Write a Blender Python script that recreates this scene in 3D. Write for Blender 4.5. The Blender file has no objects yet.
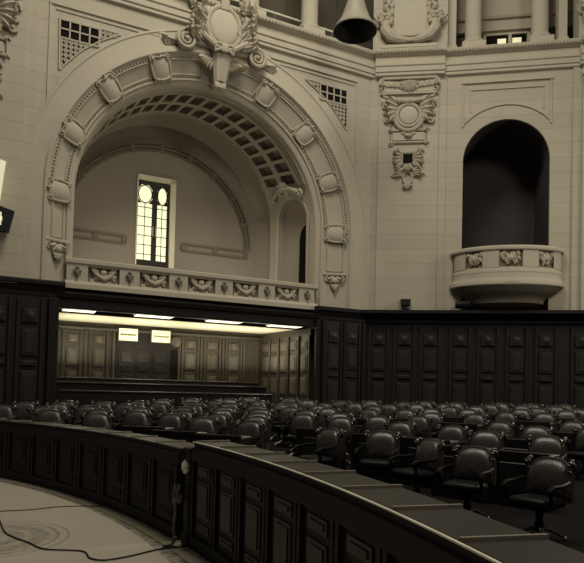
import bpy, bmesh, math, random
import numpy as np
from mathutils import Matrix, Vector
random.seed(7)
C = bpy.context.scene.collection
PI = math.pi

# ------------------------------------------------------------------ camera model (eye 1.72 m above the chamber floor)
FPX, CX, ROLL, PITCH, EYE = 600.0, 292.0, 0.024, 0.03, 1.72
CY = 391 - FPX*math.tan(PITCH)
F_ = np.array([0, math.cos(PITCH), math.sin(PITCH)])
U_ = np.array([0, -math.sin(PITCH), math.cos(PITCH)])
R_ = np.array([1.0, 0, 0])
R2 = R_*math.cos(ROLL)+U_*math.sin(ROLL)
U2 = U_*math.cos(ROLL)-R_*math.sin(ROLL)

cam_d = bpy.data.cameras.new('camera')
cam = bpy.data.objects.new('camera', cam_d); C.objects.link(cam)
cam.matrix_world = Matrix(((R2[0], U2[0], -F_[0], 0), (R2[1], U2[1], -F_[1], 0), (R2[2], U2[2], -F_[2], EYE), (0, 0, 0, 1)))
cam_d.sensor_fit = 'HORIZONTAL'; cam_d.sensor_width = 36; cam_d.lens = FPX/584*36
cam_d.shift_y = (CY-281.5)/584
cam_d.clip_end = 200
bpy.context.scene.camera = cam

def frame(ox, oy, ux, uy):
    """local frame of a wall: x along it, y into it (away from the hall), z up"""
    return Matrix(((ux, -uy, 0, ox), (uy, ux, 0, oy), (0, 0, 1, 0), (0, 0, 0, 1)))
def T(x, y, z): return Matrix.Translation((x, y, z))
def RZ(a): return Matrix.Rotation(a, 4, 'Z')
A0 = (-7.1985, 17.6071); A1 = (2.8334, 22.4382); B0 = (5.5244, 22.0923)
FA = frame(*A0, 0.90097, 0.43388)       # wall with the great arch
FB = frame(*B0, 0.98398, -0.17830)      # wall with the small arch and balcony
FC = frame(*A1, 0.99184, -0.12750)      # pier between them
LEDGE = 4.79

# ------------------------------------------------------------------ materials
def mat(name, col, rough=0.7, spec=0.3, var=0.12, scale=3.0, bump=0.0, bscale=30.0, metal=0.0, detail=5.0):
    m = bpy.data.materials.new(name); m.use_nodes = True
    nt = m.node_tree; N = nt.nodes; L = nt.links
    b = N['Principled BSDF']; b.inputs['Roughness'].default_value = rough
    b.inputs['Specular IOR Level'].default_value = spec; b.inputs['Metallic'].default_value = metal
    tc = N.new('ShaderNodeTexCoord'); no = N.new('ShaderNodeTexNoise')
    no.inputs['Scale'].default_value = scale; no.inputs['Detail'].default_value = detail
    L.new(tc.outputs['Object'], no.inputs['Vector'])
    mix = N.new('ShaderNodeMix'); mix.data_type = 'RGBA'
    mix.inputs[6].default_value = (*[c*(1-var) for c in col], 1); mix.inputs[7].default_value = (*[min(1, c*(1+var)) for c in col], 1)
    L.new(no.outputs['Fac'], mix.inputs[0]); L.new(mix.outputs[2], b.inputs['Base Color'])
    if bump > 0:
        n2 = N.new('ShaderNodeTexNoise'); n2.inputs['Scale'].default_value = bscale; n2.inputs['Detail'].default_value = 4
        L.new(tc.outputs['Object'], n2.inputs['Vector'])
        bp = N.new('ShaderNodeBump'); bp.inputs['Strength'].default_value = bump; bp.inputs['Distance'].default_value = 0.02
        L.new(n2.outputs['Fac'], bp.inputs['Height']); L.new(bp.outputs['Normal'], b.inputs['Normal'])
    return m

def mat_ashlar(name, col, bw=60.0, bh=0.545, joint=0.010, dark=0.70):
    m = mat(name, col, 0.85, 0.15, 0.10, 0.7, 0.15, 18.0)
    nt = m.node_tree; N = nt.nodes; L = nt.links
    b = N['Principled BSDF']
    tc = N.new('ShaderNodeTexCoord'); sp = N.new('ShaderNodeSeparateXYZ'); cb = N.new('ShaderNodeCombineXYZ')
    L.new(tc.outputs['Object'], sp.inputs[0]); L.new(sp.outputs['X'], cb.inputs['X']); L.new(sp.outputs['Z'], cb.inputs['Y'])
    br = N.new('ShaderNodeTexBrick'); L.new(cb.outputs[0], br.inputs['Vector'])
    br.inputs['Scale'].default_value = 1.0; br.inputs['Brick Width'].default_value = bw; br.inputs['Row Height'].default_value = bh
    br.inputs['Mortar Size'].default_value = joint; br.inputs['Mortar Smooth'].default_value = 0.4
    br.inputs['Color1'].default_value = (1, 1, 1, 1); br.inputs['Color2'].default_value = (0.93, 0.93, 0.93, 1)
    br.inputs['Mortar'].default_value = (dark, dark, dark, 1)
    src = b.inputs['Base Color'].links[0].from_socket
    mx = N.new('ShaderNodeMix'); mx.data_type = 'RGBA'; mx.blend_type = 'MULTIPLY'; mx.inputs[0].default_value = 1
    L.new(src, mx.inputs[6]); L.new(br.outputs['Color'], mx.inputs[7]); L.new(mx.outputs[2], b.inputs['Base Color'])
    return m

def mat_wood(name, col, rough=0.4, spec=0.4, stretch=0.08, scale=14.0, var=0.45):
    m = mat(name, col, rough, spec, var, scale, 0.0)
    nt = m.node_tree; N = nt.nodes; L = nt.links
    no = [n for n in N if n.type == 'TEX_NOISE'][0]; tc = [n for n in N if n.type == 'TEX_COORD'][0]
    mp = N.new('ShaderNodeMapping'); mp.inputs['Scale'].default_value = (1, 1, stretch)
    L.new(tc.outputs['Object'], mp.inputs[0]); L.new(mp.outputs[0], no.inputs['Vector'])
    no.inputs['Distortion'].default_value = 0.6
    return m

def mat_emit(name, col, strength):
    m = bpy.data.materials.new(name); m.use_nodes = True
    nt = m.node_tree; N = nt.nodes; L = nt.links
    b = N['Principled BSDF']; b.inputs['Base Color'].default_value = (*col, 1)
    tc = N.new('ShaderNodeTexCoord'); no = N.new('ShaderNodeTexNoise'); no.inputs['Scale'].default_value = 2.5
    L.new(tc.outputs['Object'], no.inputs['Vector'])
    mx = N.new('ShaderNodeMix'); mx.data_type = 'RGBA'
    mx.inputs[6].default_value = (*[c*0.85 for c in col], 1); mx.inputs[7].default_value = (*col, 1)
    L.new(no.outputs['Fac'], mx.inputs[0]); L.new(mx.outputs[2], b.inputs['Emission Color'])
    b.inputs['Emission Strength'].default_value = strength
    return m

STONE = (0.47, 0.425, 0.335)
M = {}
M['ashlar'] = mat_ashlar('ashlar_plaster', STONE)
M['plaster'] = mat('plain_plaster', STONE, 0.85, 0.15, 0.10, 1.2, 0.15, 22)
M['plaster_warm'] = mat('vault_plaster', (0.42, 0.38, 0.295), 0.85, 0.12, 0.10, 1.2, 0.15, 22)
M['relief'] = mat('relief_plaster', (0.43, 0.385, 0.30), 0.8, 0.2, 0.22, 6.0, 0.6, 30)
M['relief_dark'] = mat('shaded_relief_plaster', (0.20, 0.175, 0.125), 0.85, 0.15, 0.35, 7.0, 0.8, 25)  # relief plaster copy with shade mixed into its colour
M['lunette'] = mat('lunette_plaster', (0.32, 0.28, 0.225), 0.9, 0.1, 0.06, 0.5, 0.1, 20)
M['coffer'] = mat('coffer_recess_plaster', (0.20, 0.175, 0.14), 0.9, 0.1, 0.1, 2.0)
M['under'] = mat('shaded_underside_plaster', (0.15, 0.13, 0.10), 0.85, 0.15, 0.15, 2.0, 0.2, 20)  # darker plaster colour carries the shade under the balcony
M['dark'] = mat('dark_recess', (0.012, 0.0105, 0.010), 0.95, 0.05, 0.2, 2.0)
M['alcove'] = mat('alcove_dark_surface', (0.075, 0.064, 0.062), 0.95, 0.05, 0.25, 1.0)  # even dark colour on the alcove walls and floor
M['loggia'] = mat('loggia_shadow_plaster', (0.10, 0.088, 0.066), 0.9, 0.1, 0.25, 0.8)  # loggia shadow is put into this darker plaster colour
M['wood'] = mat_wood('black_polished_wood', (0.017, 0.0143, 0.0143), 0.5, 0.12)
M['wood_wall'] = mat_wood('dark_panelling_wood', (0.019, 0.0155, 0.0155), 0.5, 0.2)
M['wood_panel'] = mat_wood('dark_panelling_field', (0.024, 0.0198, 0.0185), 0.42, 0.3)
M['wood_mid'] = mat_wood('brown_panelling_wood', (0.046, 0.038, 0.028), 0.5, 0.4, 0.06, 9.0, 0.5)
M['wood_mid2'] = mat_wood('brown_panelling_field', (0.082, 0.069, 0.051), 0.45, 0.4, 0.06, 9.0, 0.4)
M['desk'] = mat_wood('barrier_top_wood', (0.030, 0.025, 0.020), 0.42, 0.35, 0.3, 8.0, 0.35)
M['strip'] = mat_wood('divider_highlight_wood', (0.26, 0.23, 0.17), 0.35, 0.5, 0.3, 8.0, 0.3)  # pale colour paints the light that the divider tops catch
M['member'] = mat_wood('member_desk_top_wood', (0.13, 0.112, 0.085), 0.34, 0.5, 0.3, 8.0, 0.35)
M['seat'] = mat('shaded_seat_leather', (0.006, 0.005, 0.0047), 0.5, 0.2, 0.25, 5.0)  # darker leather copy, its colour holds the shade on the seats
M['arm'] = mat_wood('shaded_arm_wood', (0.007, 0.0058, 0.0053), 0.5, 0.12)  # wood darkened in colour for the shade on the chair arms
M['leather'] = mat('dark_leather', (0.030, 0.0245, 0.019), 0.42, 0.9, 0.25, 5.0, 0.25, 45)
M['carved'] = mat_wood('carved_chair_wood', (0.045, 0.037, 0.028), 0.25, 0.8)
M['brass'] = mat('worn_brass', (0.42, 0.37, 0.25), 0.35, 0.5, 0.2, 9.0, 0, 30, 0.7)
M['edge'] = mat('pale_desk_edge', (0.85, 0.79, 0.60), 0.4, 0.4, 0.3, 5.0)
M['floor'] = None
M['carpet'] = mat('dark_carpet', (0.012, 0.0100, 0.0098), 0.95, 0.05, 0.3, 20.0, 0.3, 200)
M['white_ceiling'] = mat('white_soffit_paint', (0.62, 0.57, 0.42), 0.7, 0.2, 0.05, 1.0)
M['bell'] = mat('grey_bell_metal', (0.27, 0.245, 0.185), 0.5, 0.4, 0.12, 2.0)
M['bell_in'] = mat('bell_mouth_dark', (0.018, 0.016, 0.014), 0.6, 0.2, 0.2, 4.0)
M['black'] = mat('black_plastic', (0.008, 0.0075, 0.007), 0.5, 0.3, 0.2, 8.0)
M['cable'] = mat('black_rubber_cable', (0.018, 0.016, 0.014), 0.6, 0.2, 0.2, 8.0)
M['iron'] = mat('grey_iron', (0.13, 0.12, 0.09), 0.5, 0.4, 0.2, 8.0)
M['white'] = mat_emit('backlit_white_sheet', (0.86, 0.82, 0.62), 0.42)
M['window_glass'] = mat_emit('daylit_frosted_glass', (1.0, 0.97, 0.62), 0.92)
M['lamp'] = mat_emit('lamp_diffuser', (1.0, 0.95, 0.66), 1.5)
M['sign'] = mat_emit('lit_panel_face', (0.95, 0.90, 0.56), 0.46)
M['door_frame'] = mat('window_door_paint', (0.030, 0.026, 0.020), 0.5, 0.3, 0.2, 3.0)
M['jamb'] = mat('painted_sunlight_jamb', (0.90, 0.85, 0.62), 0.8, 0.2, 0.06, 2.0)  # very pale colour stands in for sunlight on the jamb

# floor with its inlay
def mat_floor():
    m = mat('polished_stone_floor', (0.42, 0.375, 0.295), 0.55, 0.3, 0.10, 0.8, 0.05, 60)
    nt = m.node_tree; N = nt.nodes; L = nt.links; b = N['Principled BSDF']
    tc = N.new('ShaderNodeTexCoord')
    def dist(cx, cy):
        v = N.new('ShaderNodeVectorMath'); v.operation = 'DISTANCE'
        L.new(tc.outputs['Object'], v.inputs[0]); v.inputs[1].default_value = (cx, cy, 0); return v.outputs['Value']
    def ramp(sock, lo, hi, stops):
        mr = N.new('ShaderNodeMapRange'); mr.inputs[1].default_value = lo; mr.inputs[2].default_value = hi
        L.new(sock, mr.inputs[0]); cr = N.new('ShaderNodeValToRGB'); cr.color_ramp.interpolation = 'CONSTANT'
        while len(cr.color_ramp.elements) > 1: cr.color_ramp.elements.remove(cr.color_ramp.elements[-1])
        first = True
        for p, c in stops:
            e = cr.color_ramp.elements[0] if first else cr.color_ramp.elements.new((p-lo)/(hi-lo))
            e.position = (p-lo)/(hi-lo); e.color = (c, c, c, 1); first = False
        L.new(mr.outputs[0], cr.inputs[0]); return cr.outputs[0]
    def mul(a, bsock, fac=1.0):
        mx = N.new('ShaderNodeMix'); mx.data_type = 'RGBA'; mx.blend_type = 'MULTIPLY'
        if isinstance(fac, float): mx.inputs[0].default_value = fac
        else: L.new(fac, mx.inputs[0])
        L.new(a, mx.inputs[6]); L.new(bsock, mx.inputs[7]); return mx.outputs[2]
    base = b.inputs['Base Color'].links[0].from_socket
    # medallion rings, with leafy rays
    d = dist(-3.36, 6.72)
    rings = ramp(d, 0, 1.2, [(0, .70), (.10, .9), (.26, .70), (.40, .92), (.48, .72), (.66, .95), (.74, .66), (.77, 1), (.85, .66), (.88, 1)])
    vo = N.new('ShaderNodeTexVoronoi'); vo.inputs['Scale'].default_value = 12; L.new(tc.outputs['Object'], vo.inputs['Vector'])
    cr = N.new('ShaderNodeValToRGB'); cr.color_ramp.elements[0].color = (.58, .58, .58, 1); cr.color_ramp.elements[1].color = (1, 1, 1, 1)
    cr.color_ramp.elements[1].position = .5; L.new(vo.outputs['Distance'], cr.inputs[0])
    inm = ramp(d, 0, 1.2, [(0, 1), (.80, 0)])
    base = mul(base, rings); base = mul(base, cr.outputs[0], inm)
    # dark mosaic border running along the barrier
    d1 = dist(-12.98, -0.07)
    border = ramp(d1, 10, 20, [(10, 0), (13.28, 1)])
    v2 = N.new('ShaderNodeTexVoronoi'); v2.inputs['Scale'].default_value = 11; L.new(tc.outputs['Object'], v2.inputs['Vector'])
    c2 = N.new('ShaderNodeValToRGB'); c2.color_ramp.elements[0].color = (.24, .23, .225, 1); c2.color_ramp.elements[1].color = (.74, .72, .71, 1)
    c2.color_ramp.elements[0].position = .1; c2.color_ramp.elements[1].position = .75; L.new(v2.outputs['Distance'], c2.inputs[0])
    base = mul(base, c2.outputs[0], border)
    d2 = dist(-14.1, -1.26)
    line = ramp(d2, 10, 20, [(10, 1), (14.88, 1.0), (14.93, .6), (14.97, 1.0)])
    base = mul(base, line)
    mx = N.new('ShaderNodeMix'); mx.data_type = 'RGBA'; mx.inputs[7].default_value = (.34, .305, .215, 1)
    L.new(ramp(d2, 10, 20, [(10, 0), (14.97, 1), (15.11, 0)]), mx.inputs[0]); L.new(base, mx.inputs[6])
    L.new(mx.outputs[2], b.inputs['Base Color'])
    return m
M['floor'] = mat_floor()

# ------------------------------------------------------------------ mesh builder
class MB:
    def __init__(s): s.v = []; s.f = []
    def add(s, vs, fs, X=None):
        o = len(s.v)
        s.v += [tuple(X @ Vector(p)) if X is not None else tuple(p) for p in vs]
        s.f += [tuple(i+o for i in f) for f in fs]; return s
    def box(s, x0, x1, y0, y1, z0, z1, X=None):
        return s.add([(x0,y0,z0),(x1,y0,z0),(x1,y1,z0),(x0,y1,z0),(x0,y0,z1),(x1,y0,z1),(x1,y1,z1),(x0,y1,z1)],
            [(0,3,2,1),(4,5,6,7),(0,1,5,4),(1,2,6,5),(2,3,7,6),(3,0,4,7)], X)
    def rbox(s, x0, x1, y0, y1, z0, z1, r=0.02, seg=2, X=None):
        bm = bmesh.new(); bmesh.ops.create_cube(bm, size=1)
        for v in bm.verts: v.co = ((x0+x1)/2+v.co.x*(x1-x0), (y0+y1)/2+v.co.y*(y1-y0), (z0+z1)/2+v.co.z*(z1-z0))
        bmesh.ops.bevel(bm, geom=list(bm.edges), offset=r, segments=seg, affect='EDGES', profile=0.5)
        bm.verts.index_update()
        s.add([v.co[:] for v in bm.verts], [[v.index for v in f.verts] for f in bm.faces], X); bm.free(); return s
    def tube(s, pts, r, seg=8, X=None, closed=False):
        pts = [Vector(p) for p in pts]; n = len(pts); vs = []; fs = []
        rr = r if isinstance(r, (list, tuple)) else [r]*n
        up = None
        for i, p in enumerate(pts):
            t = (pts[(i+1) % n]-pts[i-1]) if closed else (pts[min(i+1, n-1)]-pts[max(i-1, 0)])
            t.normalize()
            if up is None:
                up = Vector((0, 0, 1)) if abs(t.z) < .9 else Vector((0, 1, 0))
            a = t.cross(up)
            if a.length < 1e-4: a = t.cross(Vector((1, 0, 0)))
            a.normalize(); b = a.cross(t).normalized(); up = b
            for k in range(seg):
                q = 2*PI*k/seg; vs.append(p+(a*math.cos(q)+b*math.sin(q))*rr[i])
        for i in range(n if closed else n-1):
            for k in range(seg):
                j = (i+1) % n
                fs.append((i*seg+k, i*seg+(k+1) % seg, j*seg+(k+1) % seg, j*seg+k))
        if not closed: fs += [tuple(range(seg))[::-1], tuple((n-1)*seg+k for k in range(seg))]
        return s.add(vs, fs, X)
    def lathe(s, prof, seg=24, X=None, a0=0, a1=2*PI):
        full = abs(a1-a0-2*PI) < 1e-6; m = seg if full else seg+1; vs = []; fs = []
        for r, z in prof:
            for k in range(m):
                a = a0+(a1-a0)*k/seg; vs.append((r*math.cos(a), r*math.sin(a), z))
        for i in range(len(prof)-1):
            for k in range(seg):
                k2 = (k+1) % m
                fs.append((i*m+k, i*m+k2, (i+1)*m+k2, (i+1)*m+k))
        return s.add(vs, fs, X)
    def ext(s, poly, y0, y1, X=None):
        """polygon in x,z pushed from y0 (front) to y1"""
        n = len(poly)
        vs = [(x, y0, z) for x, z in poly]+[(x, y1, z) for x, z in poly]
        fs = [tuple(range(n)), tuple(range(n, 2*n))[::-1]]+[(i, i+n, (i+1) % n+n, (i+1) % n) for i in range(n)]
        return s.add(vs, fs, X)
    def grid(s, rows, X=None, closed=False):
        n = len(rows[0]); vs = [p for r in rows for p in r]; fs = []
        for i in range(len(rows)-1):
            for k in range(n if closed else n-1):
                k2 = (k+1) % n; fs.append((i*n+k, i*n+k2, (i+1)*n+k2, (i+1)*n+k))
        return s.add(vs, fs, X)
    def arc(s, c, R0, R1, a0, a1, y0, y1, n=24, X=None):
        """solid ring sector in x,z"""
        rows = []
        for i in range(n+1):
            a = a0+(a1-a0)*i/n; ca, sa = math.cos(a), math.sin(a)
            rows.append([(c[0]+R0*ca, y0, c[1]+R0*sa), (c[0]+R1*ca, y0, c[1]+R1*sa), (c[0]+R1*ca, y1, c[1]+R1*sa), (c[0]+R0*ca, y1, c[1]+R0*sa)])
        s.grid(rows, X, True)
        o = [tuple(range(4))]; s.add(rows[0], o, X); s.add(rows[-1], [(3, 2, 1, 0)], X); return s
    def loft_arch(s, c, prof, zb, n=48, X=None, zb_r=None, c_end=None):
        """profile [(R, y, (cx, cz) or None)] carried up a jamb, round the arch and down the other jamb"""
        cols = []
        for P in prof:
            R, y = P[0], P[1]; cc = P[2] if len(P) > 2 and P[2] else c
            col = [(cc[0]-R, y, zb)]
            for i in range(n+1):
                a = PI-PI*i/n; col.append((cc[0]+R*math.cos(a), y, cc[1]+R*math.sin(a)))
            col.append((cc[0]+R, y, zb if zb_r is None else zb_r)); cols.append(col)
        return s.grid(cols, X)
    def leaf(s, base, ang, L, W, H, X=None, lobes=3, curl=0.5, n=9):
        """acanthus leaf lying on the plane y = 0, rising to -y; base (x, y, z), ang in the x,z plane"""
        rows = []; ca, sa = math.cos(ang), math.sin(ang)
        for i in range(n+1):
            t = i/n; w = W*math.sin(PI*min(1, .12+.88*t)**.8)*(0.78+.30*abs(math.cos(PI*lobes*t)))+.004
            hh = H*math.sin(PI*(t**.8)*.62)*(1+.0*t); row = []
            for k in (-1, -.6, -.25, 0, .25, .6, 1):
                lx = L*t-.16*W*abs(k)*1.2; lz = w*k
                y = -hh*(1-.55*abs(k)**1.5)-(H*.22 if k == 0 else 0)-(.12*H*math.sin(PI*lobes*2*t)*abs(k))
                row.append((base[0]+lx*ca-lz*sa, base[1]+y, base[2]+lx*sa+lz*ca))
            rows.append(row)
        return s.grid(rows, X)
    def scroll(s, c, R, turns, r0, a0=0, sgn=1, y=-.05, X=None, n=40):
        pts = []; rr = []
        for i in range(n+1):
            t = i/n; a = a0+sgn*2*PI*turns*t; q = R*(1-.86*t)
            pts.append((c[0]+q*math.cos(a), y-.05*t, c[1]+q*math.sin(a))); rr.append(r0*(1-.55*t))
        s.tube(pts, rr, 7, X)
        s.ball((c[0], y-.06, c[1]), r0*1.0, X); return s
    def ball(s, c, r, X=None, sx=1, sy=1, sz=1, seg=10):
        prof = [(max(1e-4, math.sin(PI*i/6))*r, -math.cos(PI*i/6)*r) for i in range(7)]
        m = T(*c) @ Matrix.Diagonal((sx, sy, sz, 1))
        return s.lathe(prof, seg, (X @ m) if X is not None else m)
    def build(s, name, m, parent=None, X=None, smooth=35, kind=None):
        me = bpy.data.meshes.new(name); me.from_pydata(s.v, [], s.f); me.validate()
        bm = bmesh.new(); bm.from_mesh(me)
        bmesh.ops.remove_doubles(bm, verts=bm.verts, dist=1e-5)
        bmesh.ops.recalc_face_normals(bm, faces=bm.faces); bm.to_mesh(me); bm.free()
        me.materials.append(m)
        if smooth:
            for p in me.polygons: p.use_smooth = True
            me.set_sharp_from_angle(angle=math.radians(smooth))
        o = bpy.data.objects.new(name, me); C.objects.link(o)
        if parent: o.parent = parent
        if X is not None: o.matrix_local = X
        if kind: o['kind'] = kind
        return o

def thing(name, label, cat, X, group=None):
    o = bpy.data.objects.new(name, None); C.objects.link(o); o.empty_display_size = .2
    o.matrix_local = X; o['label'] = label; o['category'] = cat; o['kind'] = 'thing'
    if group: o['group'] = group
    return o
def tag(o, label, cat, group=None):
    o['label'] = label; o['category'] = cat; o['kind'] = 'thing'
    if group: o['group'] = group
    return o
def dup(root, X, label=None):
    r = root.copy(); C.objects.link(r); r.matrix_local = X
    if label: r['label'] = label
    for ch in list(root.children):
        c = ch.copy(); C.objects.link(c); c.parent = r
        for g in ch.children:
            d = g.copy(); C.objects.link(d); d.parent = c
    return r
def struct(name, mb, m, X=None, parent=None, smooth=35, label=None):
    o = mb.build(name, m, parent, X, smooth)
    if parent is None: o['kind'] = 'structure'
    if label: o['label'] = label
    return o
ORD = ['zeroth', 'first', 'second', 'third', 'fourth', 'fifth', 'sixth', 'seventh', 'eighth', 'ninth', 'tenth', 'eleventh', 'twelfth', 'thirteenth', 'fourteenth', 'fifteenth', 'sixteenth', 'seventeenth', 'eighteenth', 'nineteenth', 'twentieth', 'twenty-first', 'twenty-second', 'twenty-third']

# ================================================================== SETTING
CB = (-14.1, -1.26)                        # centre of the curved barrier
RB = 15.22
def polar(R, deg): return (CB[0]+R*math.cos(math.radians(deg)), CB[1]+R*math.sin(math.radians(deg)))
def rake(y): return max(0.0, .045*(y-7.4))

# central floor
mb = MB(); n = 60
pts = [polar(15.45, -12+98*i/n) for i in range(n+1)]
mb.add([(x, y, 0) for x, y in pts]+[(-14.5, 15.0, 0), (-14.5, -4, 0)], [tuple(range(n+3))])
struct('floor', mb, M['floor'])
# raked seating floor behind the barrier
mb = MB(); rows = []
Rs = [15.40+.5*i for i in range(52)]
for R in Rs:
    rows.append([(polar(R, a)[0], polar(R, a)[1], rake(polar(R, a)[1])+.003) for a in [-6+1.5*k for k in range(53)]])
# keep the floor inside the hall: drop what lies behind the walls
mb.grid(rows)
keep = []
def inside(p):
    x, y = p[0], p[1]
    la = (x-A0[0])*(-.43388)+(y-A0[1])*.90097
    lb = (x-B0[0])*(.17830)+(y-B0[1])*.98398
    return la < 5.2 and lb < .6 and x < 14.5 and x > -13
mb.f = [f for f in mb.f if all(inside(mb.v[i]) for i in f)]
struct('floor_raked', mb, M['carpet'])

# ------------------------------------------------------------------ arch wall (wall_left)
CO, RO = (5.05, 7.72), 5.80
CI = (4.95, 7.80)
ZB = 4.62
def wall_arch(mb, x0, x1, z0, z1, c, R, y=0.0, n=56):
    xs = [c[0]-R*math.cos(PI*i/n) for i in range(n+1)]; zs = [c[1]+R*math.sin(PI*i/n) for i in range(n+1)]
    mb.grid([[(x, y, z) for x, z in zip(xs, zs)], [(x, y, z1) for x in xs]])
    for a, b in ((x0, xs[0]), (xs[-1], x1)):
        mb.grid([[(a, y, z0), (b, y, z0)], [(a, y, c[1]), (b, y, c[1])], [(a, y, z1), (b, y, z1)]])
mb = MB(); wall_arch(mb, -.86, 11.13, ZB, 13.8, (5.0, 7.74), 5.26)
struct('wall_left', mb, M['ashlar'], FA)
# archivolt: plain outer band, splayed ornamented band, inner rolls
mb = MB()
KO = (5.03, 7.62)
def kc(t): return (5.03-.19*t, 7.62+.06*t)
mb.loft_arch((5.03, 7.73), [(5.82, .0), (5.82, -.05), (5.76, -.06), (5.72, -.03), (5.32, -.03), (5.27, -.08, kc(0)), (5.20, -.08, kc(0)), (5.16, .0, kc(0)),
    (5.12, .05, kc(0)), (4.46, .36, kc(.9)), (4.42, .31, kc(.92)), (4.37, .32, kc(.94)), (4.35, .40, kc(.95)), (4.27, .42, kc(.97)), (4.20, .50, kc(1)), (4.19, .62, kc(1))], ZB, 64)
struct('trim_archivolt', mb, M['plaster'], FA)
# thin raised ribs framing the panels of the splayed band
NB = (-.425, -.905)
def band(t, lift=0.0):      # point on the splayed band: t 0 outer, 1 inner -> (R, y)
    return 5.12-.66*t+NB[0]*lift, .05+.31*t+NB[1]*lift
def on_band(deg, t, lift=0.0):
    R, y = band(t, lift); a = math.radians(deg); c = kc(.9*t)
    return (c[0]+R*math.cos(a), y, c[1]+R*math.sin(a))
steps = [90-22.8*k for k in range(-4, 5)]
mb = MB(); mb2 = MB()
for k in range(8):
    hi = steps[k]-4.1; lo = steps[k+1]+4.1
    if k == 3 : lo += 1.2
    if k == 4 : hi -= 1.2
    for t0, t1 in ((.14, .86),):
        loop = [on_band(hi+(lo-hi)*i/10, t0, .015) for i in range(11)]+[on_band(lo+(hi-lo)*i/10, t1, .015) for i in range(11)]
        mb.tube(loop, .035, 6, closed=True)
    for i in range(13):     # beading
        for t in (.04, .96):
            p = on_band(hi+(lo-hi)*i/12, t, .02); mb2.ball(p, .035, seg=6)
struct('trim_archivolt_panel_frames', mb, M['relief'], FA)
struct('trim_archivolt_beading', mb2, M['relief'], FA)
# straight jamb panels under the springing
mb = MB()
for sg in (-1, 1):
    def jp(t, z, l): R, y = band(t, l); return (kc(.9*t)[0]+sg*R, y, z)
    loop = [jp(.16, 7.25, .015), jp(.16, 6.15, .015), jp(.84, 6.15, .015), jp(.84, 7.25, .015)]
    mb.tube(loop, .03, 6, closed=True)
struct('trim_jamb_panel_frames', mb, M['relief'], FA)

# cartouches of the archivolt
def cartouche(name, X, label):
    t = thing(name, label, 'plaster ornament', X, 'shield cartouches round the great arch')
    b = MB(); rows = []
    for i in range(9):
        u = -1+2*i/8; rows.append([(.36*k*(1-.12*abs(u)**3), -.08-.10*(1-abs(k)**2.2)*(1-.4*abs(u)**3), .40*u-(.06 if abs(k) < .1 else 0)*(1 if u < -.9 else 0)) for k in (-1, -.8, -.5, 0, .5, .8, 1)])
    b.grid(rows); b.build('shield_face', M['plaster'], t)
    b = MB()
    b.tube([(-.38, -.06, .40), (-.40, -.10, .0), (-.36, -.10, -.34), (-.20, -.12, -.44), (0, -.14, -.47), (.20, -.12, -.44), (.36, -.10, -.34), (.40, -.10, 0), (.38, -.06, .40)], .05, 7)
    b.build('shield_rim', M['relief'], t)
    for s in (-1, 1):
        b = MB(); b.scroll((s*.30, .42), .13, 1.4, .045, PI/2, -s, -.10); b.build('scroll', M['relief'], t)
        b = MB(); b.scroll((s*.26, -.44), .11, 1.2, .04, -PI/2, s, -.10); b.build('scroll', M['relief'], t)
    b = MB(); b.tube([(-.3, -.08, .5), (0, -.16, .45), (.3, -.08, .5)], .05, 7)
    b.leaf((0, -.08, .42), PI/2, .22, .12, .12); b.build('crest', M['relief'], t)
    return t
side = ['left', 'right']
names = {0: 'lowest on its left leg', 1: 'second up the left curve', 2: 'third up the left curve', 3: 'just left of the keystone',
         5: 'just right of the keystone', 6: 'third up the right curve', 7: 'second up the right curve', 8: 'lowest on its right leg'}
for k, a in enumerate(steps):
    if k == 4: continue
    R, y = band(.5, .0); ar = math.radians(a)
    # frame: local z = radial outwards, local x tangent, local y into the splay
    rad = Vector((math.cos(ar), 0, math.sin(ar)))
    out = (Vector((math.cos(ar)*.425, .905, math.sin(ar)*.425))).normalized()   # into the wall
    tang = Vector((math.sin(ar), 0, -math.cos(ar)))
    zax = tang.cross(out).normalized()
    if zax.z*1 < 0 and False: zax = -zax
    Xl = Matrix(((tang.x, out.x, zax.x, kc(.45)[0]+R*rad.x), (tang.y, out.y, zax.y, y), (tang.z, out.z, zax.z, kc(.45)[1]+R*rad.z), (0, 0, 0, 1)))
    cartouche('arch_cartouche', FA @ Xl @ Matrix.Diagonal((.80, .9, .72, 1)), 'plaster shield cartouche on the great arch, '+names[k])
def pendant(X, label):
    t = thing('arch_pendant', label, 'plaster ornament', X, 'pendants ending the arch band')
    b = MB(); b.rbox(-.42, .42, -.10, .06, .30, .40, .02); b.build('pendant_cap', M['plaster'], t)
    b = MB()
    for q in range(5):
        a = PI+PI*(q+.5)/5; b.leaf((0, -.03, .22), a, .30, .10, .10)
    b.leaf((0, -.05, .05), -PI/2, .38, .14, .12)
    for s in (-1, 1): b.scroll((s*.24, .16), .12, 1.2, .04, PI/2, -s, -.05)
    b.build('pendant_leaves', M['relief'], t)
    b = MB(); b.ball((0, -.10, .10), .12, sy=.7); b.build('pendant_boss', M['plaster'], t)
R, y = band(.5)
for sg, lab in ((-1, 'plaster leaf pendant ending the left leg of the great arch'), (1, 'plaster leaf pendant ending the right leg of the great arch')):
    # local y points into the splayed jamb
    out = Vector((sg*.425, .905, 0)); tx = Vector((.905, -sg*.425, 0))
    Xl = Matrix(((tx.x, out.x, 0, kc(.45)[0]+sg*R), (tx.y, out.y, 0, y), (0, 0, 1, 5.70), (0, 0, 0, 1)))
    pendant(FA @ Xl, lab)

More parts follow.
